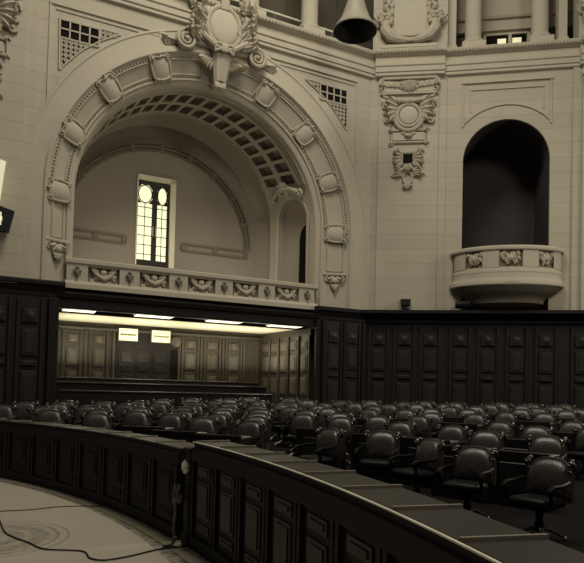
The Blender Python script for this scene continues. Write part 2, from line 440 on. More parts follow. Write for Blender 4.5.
# keystone cartouche
def keystone(X):
    t = thing('keystone_cartouche', 'large oval plaster shield with scrolls crowning the great arch', 'plaster ornament', X)
    b = MB(); rows = []
    for i in range(7):
        s = math.sin(PI/2*i/6); rows.append([(.50*s*math.cos(2*PI*k/32), -.34-.10*math.cos(PI/2*i/6), .60*s*math.sin(2*PI*k/32)) for k in range(32)])
    b.grid(rows, T(0, 0, .08), True); b.build('oval_shield', M['plaster'], t)
    b = MB(); b.tube([(.57*math.cos(2*PI*k/36), -.30, .08+.68*math.sin(2*PI*k/36)) for k in range(36)], .085, 8, closed=True)
    b.tube([(.70*math.cos(PI*1.02+PI*.96*k/18), -.26, .06+.84*math.sin(PI*1.02+PI*.96*k/18)) for k in range(19)], .07, 8)
    b.rbox(-.15, .15, -.42, -.1, .62, .98, .03); b.build('shield_rim', M['relief'], t)
    b = MB(); b.rbox(-.95, .95, -.26, .1, -.65, .75, .12, 3); b.build('backing_block', M['plaster'], t)
    for s in (-1, 1):
        b = MB(); b.scroll((s*1.22, -.62), .33, 2.2, .075, PI/2, -s, -.26)
        b.tube([(s*1.22, -.26, -.26), (s*.9, -.32, -.18), (s*.62, -.36, -.42), (s*.30, -.40, -.66), (s*.05, -.42, -.70)], [.08, .10, .10, .085, .06], 8)
        b.tube([(s*.62, -.2, .95), (s*.78, -.28, .65), (s*.70, -.30, .20), (s*.78, -.30, -.25), (s*.98, -.28, -.40)], [.05, .07, .075, .085, .07], 8)
        b.build('volute', M['relief'], t)
        b = MB(); rr = random.Random(3)
        for q in range(34):
            a = (PI*.05+rr.random()*PI*.55) if s > 0 else (PI*.95-rr.random()*PI*.55)
            b.leaf((s*(.58+rr.random()*.52), -.20-rr.random()*.16, -.55+rr.random()*1.40), a+rr.uniform(-.6, .6), .26+rr.random()*.18, .10, .15)
        for q in range(5):
            b.leaf((s*(1.35+.1*q), -.05, -.62-.05*q), (-.35+.25*q) if s > 0 else PI+.35-.25*q, .34, .11, .12)
        for q in range(22): b.ball((s*(.72+rr.random()*.38), -.22-rr.random()*.14, -.10+rr.random()*.95), .055+.03*rr.random(), seg=7)
        b.tube([(s*.55, -.24, 1.05), (s*.70, -.3, 1.16), (s*.92, -.28, 1.10), (s*1.0, -.22, .92), (s*.86, -.22, .84)], .06, 7)
        b.build('foliage', M['relief'], t)
        b = MB()
        for q in range(7):
            a = -PI*.5+s*(.35+.16*q); b.leaf((s*(.18+.06*q), -.02, -.78-.03*q), a, .62-.05*q, .15, .16)
        b.build('wing_leaf', M['relief'], t)
    b = MB(); b.rbox(-.13, .13, -.50, -.2, -.82, -.52, .05)
    for s in (-1, 1): b.tube([(0, -.44, -.66), (s*.18, -.46, -.56), (s*.36, -.42, -.62), (s*.30, -.40, -.80), (s*.1, -.44, -.72)], .06, 7)
    b.build('bow', M['relief'], t)
    b = MB(); rows = []
    for i in range(8):
        q = i/7; w = .34-.12*q; rows.append([(w*k, -.24-.12*(1-k*k)+.20*q-(.03 if j % 2 else 0), -.80-.85*q) for j, k in enumerate((-1, -.66, -.33, 0, .33, .66, 1))])
    b.grid(rows); b.rbox(-.20, .20, -.12, .3, -1.86, -1.62, .05); b.build('console_tongue', M['plaster'], t)
keystone(FA @ T(5.05, .02, 13.62))

# ------------------------------------------------------------------ vault behind the arch
CR, RR = (4.50, 8.16), 3.82       # rear rim of the coffered ring, 3 m in
DR = 3.0
def vault_par(t): return 4.84+(CR[0]-4.84)*t, 7.68+(CR[1]-7.68)*t, 4.19+(RR-4.19)*t, .62+(DR-.62)*t
def vault_pt(deg, t):             # t 0 front rim, 1 rear rim
    cx, cz, R, y = vault_par(t); a = math.radians(deg)
    return (cx+R*math.cos(a), y, cz+R*math.sin(a))
VA = 24                            # the coffers stop here, plain side walls below
mb = MB(); nA = 19; a0, a1 = VA, 180-VA
mbc = MB()
def cell(t0, t1, d0, d1, mbf, mbr, depth=.20):
    ins_t, ins_a = .14*(t1-t0), .14*(d1-d0)
    o = [(d0, t0), (d1, t0), (d1, t1), (d0, t1)]; i = [(d0+ins_a, t0+ins_t), (d1-ins_a, t0+ins_t), (d1-ins_a, t1-ins_t), (d0+ins_a, t1-ins_t)]
    O = [vault_pt(*q) for q in o]; I = [vault_pt(*q) for q in i]
    def deep(q, e, sh):
        p = vault_pt(*q); a = math.radians(q[0]); return (p[0]+e*math.cos(a), p[1], p[2]+e*math.sin(a))
    m_t, m_a = (t0+t1)/2, (d0+d1)/2
    i2 = [(m_a+(q[0]-m_a)*.82, m_t+(q[1]-m_t)*.82) for q in i]
    D = [deep(q, depth, 0) for q in i2]
    for k in range(4):
        mbf.add([O[k], O[(k+1) % 4], I[(k+1) % 4], I[k]], [(0, 1, 2, 3)])
        mbr.add([I[k], I[(k+1) % 4], D[(k+1) % 4], D[k]], [(0, 1, 2, 3)])
    mbr.add(D, [(0, 1, 2, 3)])
for k in range(nA):
    d0 = a0+(a1-a0)*k/nA; d1 = a0+(a1-a0)*(k+1)/nA
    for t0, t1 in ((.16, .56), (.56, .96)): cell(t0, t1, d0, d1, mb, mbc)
angs = [a0+(a1-a0)*i/54 for i in range(55)]
for t0, t1 in ((0, .16), (.96, 1.0)):
    mb.grid([[vault_pt(a, t0) for a in angs], [vault_pt(a, t1) for a in angs]])
for sg in (0, 1):
    al = [(VA-6+12*q/6) for q in range(7)]; al = al if sg == 0 else [180-a_ for a_ in al]
    def vo(a_, t_): p = vault_pt(a_, t_); q_ = math.radians(a_); return (p[0]+.012*math.cos(q_), p[1], p[2]+.012*math.sin(q_))
    if True: mbv = MB(); mbv.grid([[vo(a_, 0) for a_ in al[:4]], [vo(a_, 1) for a_ in al[:4]]]); mb.add(mbv.v, mbv.f)
vault = struct('ceiling_vault', mb, M['plaster_warm'], FA)
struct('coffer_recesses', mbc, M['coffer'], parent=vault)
mb = MB()
for t, r in ((.02, .05), (.08, .04), (.14, .05), (.98, .06)): mb.tube([vault_pt(a, t) for a in angs], r, 6)
struct('trim_vault_rolls', mb, M['plaster_warm'], FA)
# plain inner vault, darker, running back to the lunette wall
DL, CL, RL = 3.9, (4.25, 8.04), 3.72
mb = MB(); n = 48
def ring(c, R, y): return [(c[0]-R, y, ZB+.3)]+[(c[0]-R*math.cos(PI*i/n), y, c[1]+R*math.sin(PI*i/n)) for i in range(n+1)]+[(c[0]+R, y, ZB+.3)]
mb.grid([ring(CR, 3.82, DR), ring(CR, 3.90, DR+.02), ring(CR, 3.98, DR+.15), ring((4.35, 8.1), 3.95, DR+.5), ring(CL, RL+.03, DL-.02)])
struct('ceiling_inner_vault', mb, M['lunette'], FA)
# lunette wall with its opening for the glazed door
DX0, DX1, DZ0, DZ1 = 3.17, 4.66, 6.35, 9.80
mb = MB()
xs = sorted([CL[0]-4.2*math.cos(PI*i/40) for i in range(41)]+[DX0, DX1])
for a, b in zip(xs[:-1], xs[1:]):
    zt = lambda x: CL[1]+math.sqrt(max(0, 4.2**2-(x-CL[0])**2))
    if a >= DX0-1e-6 and b <= DX1+1e-6:
        mb.add([(a, DL, ZB), (b, DL, ZB), (b, DL, DZ0), (a, DL, DZ0)], [(0, 1, 2, 3)])
        mb.add([(a, DL, DZ1), (b, DL, DZ1), (b, DL, zt(b)), (a, DL, zt(a))], [(0, 1, 2, 3)])
    else:
        mb.add([(a, DL, ZB), (b, DL, ZB), (b, DL, zt(b)), (a, DL, zt(a))], [(0, 1, 2, 3)])
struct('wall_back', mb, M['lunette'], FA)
mb = MB(); cm = (4.07, 7.34)
for R, w in ((3.48, .03), (3.60, .045), (3.72, .03)): mb.arc(cm, R-w, R+w, math.radians(2), math.radians(178), DL-.07, DL, 50)
for k in range(9):
    a = math.radians(18+18*k); mb.rbox(-.08, .08, -.09, .01, -.17, .17, .02, 1, T(cm[0]+3.60*math.cos(a), DL, cm[1]+3.60*math.sin(a)) @ Matrix.Rotation(PI/2-a, 4, 'Y'))
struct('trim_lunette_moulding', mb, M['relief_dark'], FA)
mb = MB()
for x0, x1 in ((.70, 2.75), (5.0, 7.62)):
    for z in (7.10, 7.36): mb.box(x0, x1, DL-.05, DL, z-.03, z+.03)
    for x in (x0, (x0+x1)/2, x1): mb.rbox(x-.1, x+.1, DL-.07, DL, 7.11, 7.35, .02, 1)
struct('trim_lunette_bands', mb, M['relief_dark'], FA)
# glazed double door
wd = MB()
wd.box(DX0, DX0+.05, DL-.06, DL+.3, DZ0, DZ1); wd.box(DX1-.20, DX1, DL-.06, DL+.3, DZ0, DZ1); wd.box(DX0, DX1, DL-.06, DL+.3, DZ1-.16, DZ1)
win = struct('window_1', wd, M['jamb'], FA, label='tall glazed double door, daylight behind frosted panes')
def leafdoor(x0, x1, sl):
    b = MB(); y0, y1 = DL+.10, DL+.17; zt = DZ1-.18; zb = DZ0
    st_ = .10; gx0, gx1 = (x0+sl, x1-st_) if sl < .1 else (x0+st_, x1-sl)
    b.box(x0, gx0, y0, y1, zb, zt); b.box(gx1, x1, y0, y1, zb, zt); b.box(gx0, gx1, y0, y1, zb, zb+.24); b.box(gx0, gx1, y0, y1, zt-.14, zt); cx = (gx0+gx1)/2; gz = zt-.14
    b.tube([(cx+.48*(gx1-gx0)*math.cos(2*PI*k/20), y0+.02, gz-.36+.34*math.sin(2*PI*k/20)) for k in range(20)], .022, 6, closed=True)
    b.box(cx-.012, cx+.012, y0+.01, y0+.04, zb+.24, gz-.70)
    for k in range(6): z = zb+.24+.02+.36*(k+.55); b.box(gx0, gx1, y0+.01, y0+.04, z-.012, z+.012)
    for s in (gx0, gx1):
        for zz in (gz, gz-.72):
            d = 1 if s == gx0 else -1; e = -1 if zz == gz else 1
            b.add([(s, y0+.02, zz), (s+d*.14, y0+.02, zz), (s, y0+.02, zz+e*.18)], [(0, 1, 2)])
    o = b.build('door_leaf', M['door_frame'], win)
    g = MB(); g.box(gx0, gx1, y0+.035, y0+.045, zb+.24, gz); g.build('glass_pane', M['window_glass'], o)
    h = MB(); hx = x1-.055 if x0 < 3.5 else x0+.055
    h.rbox(hx-.02, hx+.02, y0-.07, y0, zb+1.15, zb+1.55, .01, 1); h.build('handle', M['brass'], o)
leafdoor(DX0+.03, (DX0+DX1)/2-.03, .045); leafdoor((DX0+DX1)/2-.03, DX1-.18, .12)

# side walls of the tribune under the coffers, following the vault; the right one has an arched niche
def side_map(mb, sgn, e=0.0):
    out = []
    for x, y, z in mb.v:
        t = x/2.38; cx, cz, R, yy = vault_par(t); R += e+y
        zz = max(0.0, z-cz); xx = cx+sgn*math.sqrt(max(.01, R*R-zz*zz)); out.append((xx, yy, z))
    mb.v = out
NC, NR, ZT = (1.10, 8.28), .80, 9.42
def strip_fill(mb, x0, x1, z0, z1, c, R, n=20, m=6):
    xs = [c[0]-R*math.cos(PI*i/n) for i in range(n+1)]; zs = [c[1]+R*math.sin(PI*i/n) for i in range(n+1)]
    mb.grid([[(x, 0, z+(z1-z)*k/m) for x, z in zip(xs, zs)] for k in range(m+1)])
    for a, b in ((x0, xs[0]), (xs[-1], x1)):
        mb.grid([[(a+(b-a)*q/4, 0, z0+(z1-z0)*k/24) for q in range(5)] for k in range(25)])
mb = MB(); strip_fill(mb, 0, 2.38, ZB, ZT, NC, NR); side_map(mb, 1); struct('wall_tribune_right', mb, M['plaster_warm'], FA)
mb = MB(); mb.grid([[(2.38*q/4, 0, ZB+(ZT-ZB)*k/24) for q in range(5)] for k in range(25)]); side_map(mb, -1); struct('wall_tribune_left', mb, M['plaster_warm'], FA)
mb = MB(); mb.loft_arch(NC, [(NR, 0), (NR, .28)], ZB, 20)
zl = [ZB+(9.2-ZB)*k/20 for k in range(21)]; mb.grid([[(NC[0]-NR-.1+(2*NR+.2)*q/6, .28, z) for q in range(7)] for z in zl]); side_map(mb, 1); struct('wall_niche_back', mb, M['lunette'], FA)
mb = MB(); mb.loft_arch(NC, [(NR+.10, 0), (NR+.10, -.05), (NR+.02, -.05), (NR, 0)], ZB, 24); side_map(mb, 1); struct('trim_niche', mb, M['plaster_warm'], FA)
mb = MB(); q = 12
xs = [.62-.42*math.cos(PI*i/q) for i in range(q+1)]; zs = [7.55+.55*math.sin(PI*i/q) for i in range(q+1)]
mb.grid([[(x, .26, ZB) for x in xs], [(x, .26, 6.5) for x in xs], [(x, .26, z) for x, z in zip(xs, zs)]]); side_map(mb, 1); struct('door_2', mb, M['dark'], FA)
cx_, cz_, R_v, yv = vault_par(NC[0]/2.38)
aa = math.radians(19); rad = Vector((math.cos(aa), 0, math.sin(aa))); xt = Vector((-.28, .96, 0)).normalized()
yo = (rad-xt*rad.dot(xt)).normalized(); zo = xt.cross(yo).normalized()
if zo.z < 0: xt = -xt; zo = xt.cross(yo).normalized()
pc = Vector((cx_+R_v*rad.x, yv, cz_+R_v*rad.z))-yo*.06
XC_ = Matrix(((xt.x, yo.x, zo.x, pc.x), (xt.y, yo.y, zo.y, pc.y), (xt.z, yo.z, zo.z, pc.z), (0, 0, 0, 1)))
t = thing('niche_crest', 'plaster scroll crest over the side niche inside the great arch', 'plaster ornament', FA @ XC_)
b = MB(); b.tube([(-.75, -.1, -.02), (-.4, -.16, .18), (0, -.2, .26), (.4, -.16, .18), (.75, -.1, -.02)], .09, 8)
for s in (-1, 1): b.scroll((s*.76, -.10), .17, 1.4, .06, PI/2, -s, -.1)
b.build('crest_scroll', M['plaster_warm'], t)
b = MB()
for q in range(7): b.leaf((0, -.08, .06), PI*(.1+.8*q/6), .48, .14, .16)
b.build('crest_leaves', M['plaster_warm'], t)
# tribune floor slab = gallery deck
mb = MB(); mb.box(.2, 9.3, .75, 4.1, ZB-.15, ZB+.02); struct('floor_tribune', mb, M['plaster_warm'], FA)

# ------------------------------------------------------------------ balustrade of the tribune
t = thing('tribune_balustrade', 'pale stone parapet with carved panels across the foot of the great arch', 'balustrade', FA @ T(0, -.32, 0))
BX0, BX1 = .42, 9.02
def prof_bar(mb, prof, x0, x1):     # closed y,z profile swept along x
    n = len(prof); vs = [(x0, y, z) for y, z in prof]+[(x1, y, z) for y, z in prof]
    mb.add(vs, [tuple(range(n)), tuple(range(n, 2*n))[::-1]]+[(i, (i+1) % n, (i+1) % n+n, i+n) for i in range(n)])
b = MB(); prof_bar(b, [(.62, 5.40), (.50, 5.36), (.47, 5.40), (.42, 5.44), (.42, 5.55), (.46, 5.58), (.72, 5.58), (.80, 5.5)], BX0, BX1); b.build('coping', M['plaster'], t)
b = MB(); prof_bar(b, [(.80, 4.66), (.40, 4.66), (.40, 4.80), (.44, 4.84), (.47, 4.90), (.80, 4.90)], BX0, BX1); b.build('plinth', M['plaster'], t)
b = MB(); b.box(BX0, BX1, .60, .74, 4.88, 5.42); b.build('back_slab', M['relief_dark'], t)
np_ = 5
pw = (BX1-BX0)/(np_+.5)
for k in range(np_+1):
    xc = BX0+pw*(k+.22)
    b = MB(); b.rbox(xc-.20*pw, xc+.20*pw, .47, .75, 4.88, 5.41, .015, 1); p = b.build('post', M['plaster'], t)
    b = MB(); b.leaf((xc, .46, 5.30), -PI/2, .34, .085, .09)
    for s in (-1, 1): b.leaf((xc, .46, 5.12), PI/2+s*.9, .17, .05, .07)
    b.ball((xc, .44, 5.29), .055); b.build('drop_leaf', M['relief_dark'], p)
for k in range(np_):
    xa_, xb_ = BX0+pw*(k+.44), BX0+pw*(k+1); xc = (xa_+xb_)/2
    b = MB()
    b.tube([(xa_+.08, .56, 5.33), (xa_+.25, .52, 5.12), (xc, .50, 5.02), (xb_-.25, .52, 5.12), (xb_-.08, .56, 5.33)], [.05, .08, .10, .08, .05], 8)
    for q in range(9): b.leaf((xa_+.1+(xb_-xa_-.2)*q/8, .57, 5.10+.09*((q % 3)-1)), -PI/2+.5*math.sin(q*2.1), .2, .07, .09)
    for s in (-1, 1): b.scroll((xc+s*.22, 5.24), .10, 1.3, .035, PI/2, -s, .55)
    b.ball((xc, .52, 5.22), .10, sy=.6); b.build('relief_panel', M['relief'], t)
    for z0_, z1_ in ((5.36, 5.41), (4.89, 4.93)):
        b = MB(); b.box(xa_+.02, xb_-.02, .50, .62, z0_, z1_); b.build('panel_rail', M['plaster'], t)

# ------------------------------------------------------------------ spandrel frames and grilles
mb = MB()
mb.box(-.28, -.22, -.035, 0, 9.75, 13.12); mb.box(-.28, 3.25, -.05, 0, 13.06, 13.14); mb.box(-.1, 3.0, -.03, 0, 12.92, 12.97)
mb.box(6.85, 10.44, -.05, 0, 13.30, 13.38); mb.box(10.38, 10.44, -.035, 0, 10.0, 13.34); mb.box(7.1, 10.3, -.03, 0, 13.16, 13.21)
struct('trim_spandrel_frames', mb, M['plaster'], FA)
def grille(xa, xb, zt, tri, label, flip):
    t = thing('spandrel_grille', label, 'grille', FA @ T(0, -.0, 0))
    b = MB(); b.ext(tri, -.012, -.004); b.build('grille_recess', M['dark'], t)
    # border
    b = MB(); n = len(tri)
    for i in range(n):
        p, q = tri[i], tri[(i+1) % n]; b.tube([(p[0], -.02, p[1]), (q[0], -.02, q[1])], .03, 5)
    b.build('grille_border', M['plaster'], t)
    # square bars on the open lattice, flower lattice below and beside
    def ins(x, z):
        c = False; j = len(tri)-1
        for i in range(len(tri)):
            xi, zi = tri[i]; xj, zj = tri[j]
            if (zi > z) != (zj > z) and x < (xj-xi)*(z-zi)/(zj-zi+1e-12)+xi: c = not c
            j = i
        return c
    b = MB(); w = .285; lo = zt-.55
    for k in range(5):
        x = xa+(xb-xa)*k/4; b.box(x-.022, x+.022, -.045, -.01, lo, zt)
    for z in (lo, (lo+zt)/2, zt): b.box(min(xa, xb), max(xa, xb), -.045, -.01, z-.022, z+.022)
    b.build('square_bars', M['plaster'], t)
    b = MB(); st = .14
    for i in range(-2, 18):
        for j in range(-1, 16):
            x = min(tri[0][0], tri[1][0], tri[-1][0])+st*(i+.5); z = zt-.07-st*j
            if not ins(x, z): continue
            if min(xa, xb) <= x <= max(xa, xb) and z > lo: continue
            h = st*.5
            for dx, dz in ((1, 0), (0, 1), (.7, .7), (.7, -.7)):
                b.add([(x-dx*h-dz*.016, -.03, z-dz*h+dx*.016), (x-dx*h+dz*.016, -.03, z-dz*h-dx*.016), (x+dx*h+dz*.016, -.03, z+dz*h-dx*.016), (x+dx*h-dz*.016, -.03, z+dz*h+dx*.016)], [(0, 1, 2, 3)])
    b.build('flower_lattice', M['plaster'], t)
grille(.02, 1.15, 12.66, [(.0, 12.68), (1.78, 12.68), (1.25, 12.36), (.66, 11.88), (.04, 11.14)], 'dark triangular grille with square lattice left of the great arch', 0)
grille(8.84, 9.98, 12.88, [(8.24, 12.90), (10.0, 12.90), (9.98, 11.40), (9.42, 12.06), (8.86, 12.52)], 'dark triangular grille with square lattice right of the great arch', 1)

# ------------------------------------------------------------------ piers
def pier(name, X, u0, u1, top=13.8, prj=.14):
    mb = MB()
    mb.box(u0, u1, -prj, .6, ZB, top)
    mb.box(u0-.30, u0, -prj*.4, .6, ZB, top); mb.box(u1, u1+.30, -prj*.4, .6, ZB, top)
    return struct(name, mb, M['ashlar'], X, smooth=0)
pier('wall_middle', FC, .22, 2.42)
pier('wall_far_left', FA, -4.2, -.86)
pier('wall_far_right', FB, 4.72, 7.8)

def pier_ornament(X, label):
    """hanging trophy: festoon, tablet, medallion with leafy wings, small tablet, square vent, leaf drop (x=0 pier axis, z heights in the hall)"""
    t = thing('pier_ornament', label, 'plaster ornament', X, 'hanging plaster trophies on the piers')
    b = MB()
    b.rbox(-1.0, 1.0, -.10, 0, 13.46, 13.56, .02, 1)
    for s in (-1, 1):
        for q in range(6): b.leaf((s*(.98-.14*q), -.02, 13.46-.02*q), -PI/2+s*.5, .30, .10, .10)
        b.tube([(s*1.0, -.06, 13.45), (s*.85, -.08, 13.22), (s*.5, -.08, 13.20), (s*.1, -.08, 13.12)], .05, 6)
    b.build('festoon', M['relief'], t)
    b = MB(); rows = []
    for i in range(6):
        a = PI/2*i/5; s_ = math.sin(a); rows.append([(.36*s_*math.cos(PI+PI*k/14), -.04-.20*math.cos(a), 13.34+.40*s_*math.sin(PI+PI*k/14)) for k in range(15)])
    b.grid(rows)
    for k in range(7): a = PI+PI*(k+.5)/7; b.tube([(0, -.24, 13.32), (.30*math.cos(a), -.14, 13.34+.34*math.sin(a)), (.40*math.cos(a), -.05, 13.34+.44*math.sin(a))], .035, 6)
    b.build('shell', M['relief'], t)
    b = MB(); b.rbox(-.92, .92, -.07, 0, 12.97, 13.30, .02, 1); b.build('tablet', M['plaster'], t)
    b = MB(); b.box(-1.02, 1.02, -.10, 0, 12.90, 12.96)
    for s in (-1, 1):
        b.scroll((s*1.0, 13.13), .14, 1.2, .04, PI/2, s, -.03); b.scroll((s*1.02, 12.95), .09, 1, .035, PI/2, s, -.03)
    b.build('tablet_frame', M['relief'], t)
    b = MB(); b.lathe([(.0001, -.14), (.22, -.135), (.33, -.10), (.345, -.06)], 28, T(0, 0, 12.10) @ Matrix.Rotation(-PI/2, 4, 'X') @ Matrix.Diagonal((1, 1, 1, 1)))
    b.v = [(x, -abs(y), z) for x, y, z in b.v]; b.build('medallion', M['plaster'], t)
    b = MB(); b.tube([(.42*math.cos(2*PI*k/28), -.06, 12.10+.42*math.sin(2*PI*k/28)) for k in range(28)], .07, 7, closed=True)
    for k in range(15): a = PI*1.05+PI*.9*k/14; b.ball((.52*math.cos(a), -.07, 12.06+.54*math.sin(a)), .085, seg=7)
    b.build('medallion_wreath', M['relief'], t)
    for s in (-1, 1):
        b = MB()
        b.tube([(s*.95, -.05, 12.85), (s*.55, -.08, 12.68), (0, -.10, 12.60)], [.05, .08, .09], 7)
        for q in range(5):
            a0_ = -.85+.40*q; ang = a0_ if s > 0 else PI-a0_
            b.leaf((s*.44, -.03, 12.14+.10*q), ang, .50-.03*abs(q-2), .17, .17)
        for q in range(4): b.leaf((s*(.30+.2*q), -.03, 12.76), -PI/2+s*.3, .28, .10, .10)
        b.scroll((s*.86, 12.48), .14, 1.3, .045, 0, s, -.06); b.scroll((s*.80, 11.92), .13, 1.3, .045, 0, -s, -.06)
        b.scroll((s*.86, 12.20), .10, 1.2, .04, 0, -s, -.06); b.build('leaf_wing', M['relief'], t)
    b = MB(); b.rbox(-.58, .58, -.05, 0, 11.16, 11.46, .015, 1); b.build('small_tablet', M['plaster'], t)
    b = MB(); b.tube([(-.66, -.04, 11.08), (.66, -.04, 11.08), (.66, -.04, 11.54), (-.66, -.04, 11.54)], .045, 6, closed=True)
    for sx in (-1, 1):
        for sz in (11.05, 11.57): b.scroll((sx*.66, sz), .09, 1, .035, 0, sx, -.03)
    b.tube([(-.25, -.05, 11.44), (0, -.08, 11.34), (.25, -.05, 11.44)], .05, 6); b.ball((0, -.08, 11.30), .10, sx=1.6, sz=.6); b.build('small_tablet_frame', M['relief'], t)
    b = MB(); b.box(-.17, .17, -.05, 0, 10.31, 10.65); b.build('vent_opening', M['dark'], t)
    b = MB(); b.tube([(-.20, -.05, 10.28), (.20, -.05, 10.28), (.20, -.05, 10.68), (-.20, -.05, 10.68)], .03, 4, closed=True); b.build('vent_frame', M['plaster'], t)
    for s in (-1, 1):
        b = MB()
        for q in range(5):
            a0_ = -1.0+.48*q; b.leaf((s*.22, -.02, 10.39+.05*q), a0_ if s > 0 else PI-a0_, .42-.03*q, .10, .12)
        b.scroll((s*.46, 10.75), .11, 1.2, .04, 0, s, -.05); b.scroll((s*.48, 10.41), .09, 1.2, .035, 0, -s, -.05)
        for q in range(4): b.leaf((s*.12, -.02, 9.94), (.15+.35*q-.6) if s > 0 else PI-(.15+.35*q-.6), .42, .085, .10)
        b.scroll((s*.52, 9.87), .09, 1.1, .035, 0, s, -.05); b.build('vent_leaf', M['relief'], t)
    b = MB()
    for q in range(5): b.leaf((0, -.03, 10.25), -PI/2+(-2+q)*.32, .34, .09, .12)
    b.tube([(.17*math.cos(2*PI*k/16), -.05, 9.73+.24*math.sin(2*PI*k/16)) for k in range(16)], .04, 6, closed=True)
    for q in range(5): b.leaf((0, -.02, 9.51), -PI/2+(-2+q)*.5, .24, .07, .09)
    b.build('leaf_drop', M['relief'], t)
    return t
def horn_cartouche(X, label):
    t = thing('horn_cartouche', label, 'plaster ornament', X, 'horn cartouches above the cornice')
    b = MB(); b.ext([(-.62, 17.4), (-.62, 15.55), (-.5, 15.30), (.5, 15.30), (.62, 15.55), (.62, 17.4)], -.12, 0); b.build('tall_tablet', M['plaster'], t)
    for s in (-1, 1):
        b = MB()
        b.tube([(s*.12, -.16, 15.10), (s*.42, -.20, 15.12), (s*.72, -.20, 15.24), (s*.92, -.18, 15.52), (s*.90, -.16, 15.80)], [.10, .15, .20, .22, .20], 9)
        b.tube([(s*.40, -.14, 15.22), (s*.62, -.16, 15.45), (s*.68, -.14, 15.8), (s*.68, -.12, 16.4)], [.06, .08, .08, .07], 8)
        b.ball((s*.68, -.12, 16.45), .11)
        b.build('horn', M['relief'], t)
        b = MB(); rr = random.Random(5)
        for q in range(22): b.ball((s*(.70+rr.random()*.42), -.20-.10*rr.random(), 15.70+rr.random()*.42), .085, seg=7)
        for q in range(6): b.leaf((s*(.80+.05*q), -.08, 15.7), PI/2-s*(.5*q-.9)*.5, .46, .11, .12)
        for q in range(9): b.leaf((s*(.80+.10*(q % 2)), -.02, 16.2+.16*q), PI/2-s*.5*(1 if q % 2 else -1), .24, .07, .09)
        b.build('fruit_leaves', M['relief'], t)
    b = MB(); b.rbox(-.22, .22, -.24, -.02, 15.04, 15.20, .04); b.tube([(-.4, -.18, 15.30), (0, -.24, 15.22), (.4, -.18, 15.30)], .05, 7); b.build('ribbon_knot', M['relief'], t)
    b = MB(); b.rbox(-1.05, 1.05, -.20, .1, 14.80, 14.96, .03, 1); b.build('foot_ledge', M['plaster'], t)
    return t
XP = FC @ T(1.32, -.14, 0)
po = pier_ornament(XP, 'hanging plaster trophy with round medallion on the pier between the arches')
dup(po, FA @ T(-2.05, -.14, 0), 'hanging plaster trophy cut by the top left corner of the photo')
dup(po, FB @ T(5.80, -.14, 0), 'hanging plaster trophy on the pier at the far right edge')
hc = horn_cartouche(FC @ T(1.32, -.02, -.14), 'plaster tablet between two horns above the pier between the arches')
dup(hc, FB @ T(5.80, -.02, -.14), 'plaster tablet between two horns at the top right corner')

# upper part of the piers
mb = MB(); mb.box(-.05, 2.72, 0, .8, 14.4, 18.2); struct('wall_upper_middle', mb, M['ashlar'], FC, smooth=0)
mb = MB(); mb.box(4.62, 7.8, 0, .8, 14.4, 18.2); struct('wall_upper_right', mb, M['ashlar'], FB, smooth=0)
mb = MB(); mb.box(-4.2, -.9, 0, .8, 14.4, 18.2); struct('wall_upper_left', mb, M['ashlar'], FA, smooth=0)

# ------------------------------------------------------------------ cornice
CORN = [(.5, 13.60), (-.05, 13.60), (-.10, 13.63), (-.10, 13.72), (-.14, 13.75), (-.14, 13.92), (-.18, 13.96), (-.18, 14.02), (-.08, 14.04), (-.08, 14.32),
        (-.14, 14.34), (-.20, 14.38), (-.26, 14.41), (-.26, 14.55), (-.22, 14.58), (.9, 14.60), (.9, 13.60)]
def cornice(name, X, x0, x1, dy=0.0, lift=0.0):
    mb = MB(); prof_bar(mb, [(y+dy if y < .3 else y, z+lift) for y, z in CORN], x0, x1)
    o = struct(name, mb, M['plaster'], X, smooth=0)
    b = MB(); n = int((x1-x0)/.13)
    for i in range(n): b.rbox(x0+.13*i+.02, x0+.13*i+.11, -.285+dy, -.25+dy, 14.43+lift, 14.53+lift, .01, 1)
    b.build('leaf_band', M['relief'], o)
cornice('trim_cornice_left', FA, -.80, 11.2)
cornice('trim_cornice_middle', FC, .06, 2.62, -.14)
cornice('trim_cornice_right', FB, -.20, 4.70)
cornice('trim_cornice_far_left', FA, -4.2, -.8, -.14)
cornice('trim_cornice_far_right', FB, 4.62, 7.8, -.14)

# ------------------------------------------------------------------ upper loggias
def column(X, r, h, label, group):
    t = thing('loggia_column', label, 'column', X, group)
    b = MB(); b.rbox(-r*1.42, r*1.42, -r*1.42, r*1.42, -.28, .10, .015, 1); b.lathe([(r*1.4, .10), (r*1.46, .15), (r*1.4, .20), (r*1.2, .23), (r*1.24, .28), (r*1.1, .33)], 24); b.build('column_base', M['plaster'], t)
    b = MB(); b.lathe([(r, .30), (r*1.02, .6), (r, 1.5), (r*.95, h)], 28); b.build('shaft', M['plaster'], t)
column(FA @ T(6.26, .50, 14.86), .31, 3.6, 'round loggia column right of the keystone shield', 'columns of the upper loggia')
column(FA @ T(8.60, .50, 14.86), .31, 3.6, 'round loggia column left of the hanging bell', 'columns of the upper loggia')
column(FA @ T(3.90, .50, 14.86), .31, 3.6, 'round loggia column left of the keystone shield', 'columns of the upper loggia')
column(FB @ T(.97, .40, 14.80), .30, 3.6, 'round loggia column right of the horn tablet, above the balcony', 'columns of the upper loggia')
column(FB @ T(3.35, .40, 14.80), .30, 3.6, 'round loggia column above the right edge of the balcony', 'columns of the upper loggia')
mb = MB(); mb.box(.04, .34, .35, .8, 14.58, 18.2); mb.box(.0, .38, .30, .8, 14.58, 14.95); struct('pilaster_upper_left', mb, M['plaster'], FB)['kind'] = 'structure'
mb = MB(); mb.box(4.0, 4.3, .35, .8, 14.58, 18.2); mb.box(3.96, 4.34, .30, .8, 14.58, 14.95); struct('pilaster_upper_right', mb, M['plaster'], FB)['kind'] = 'structure'
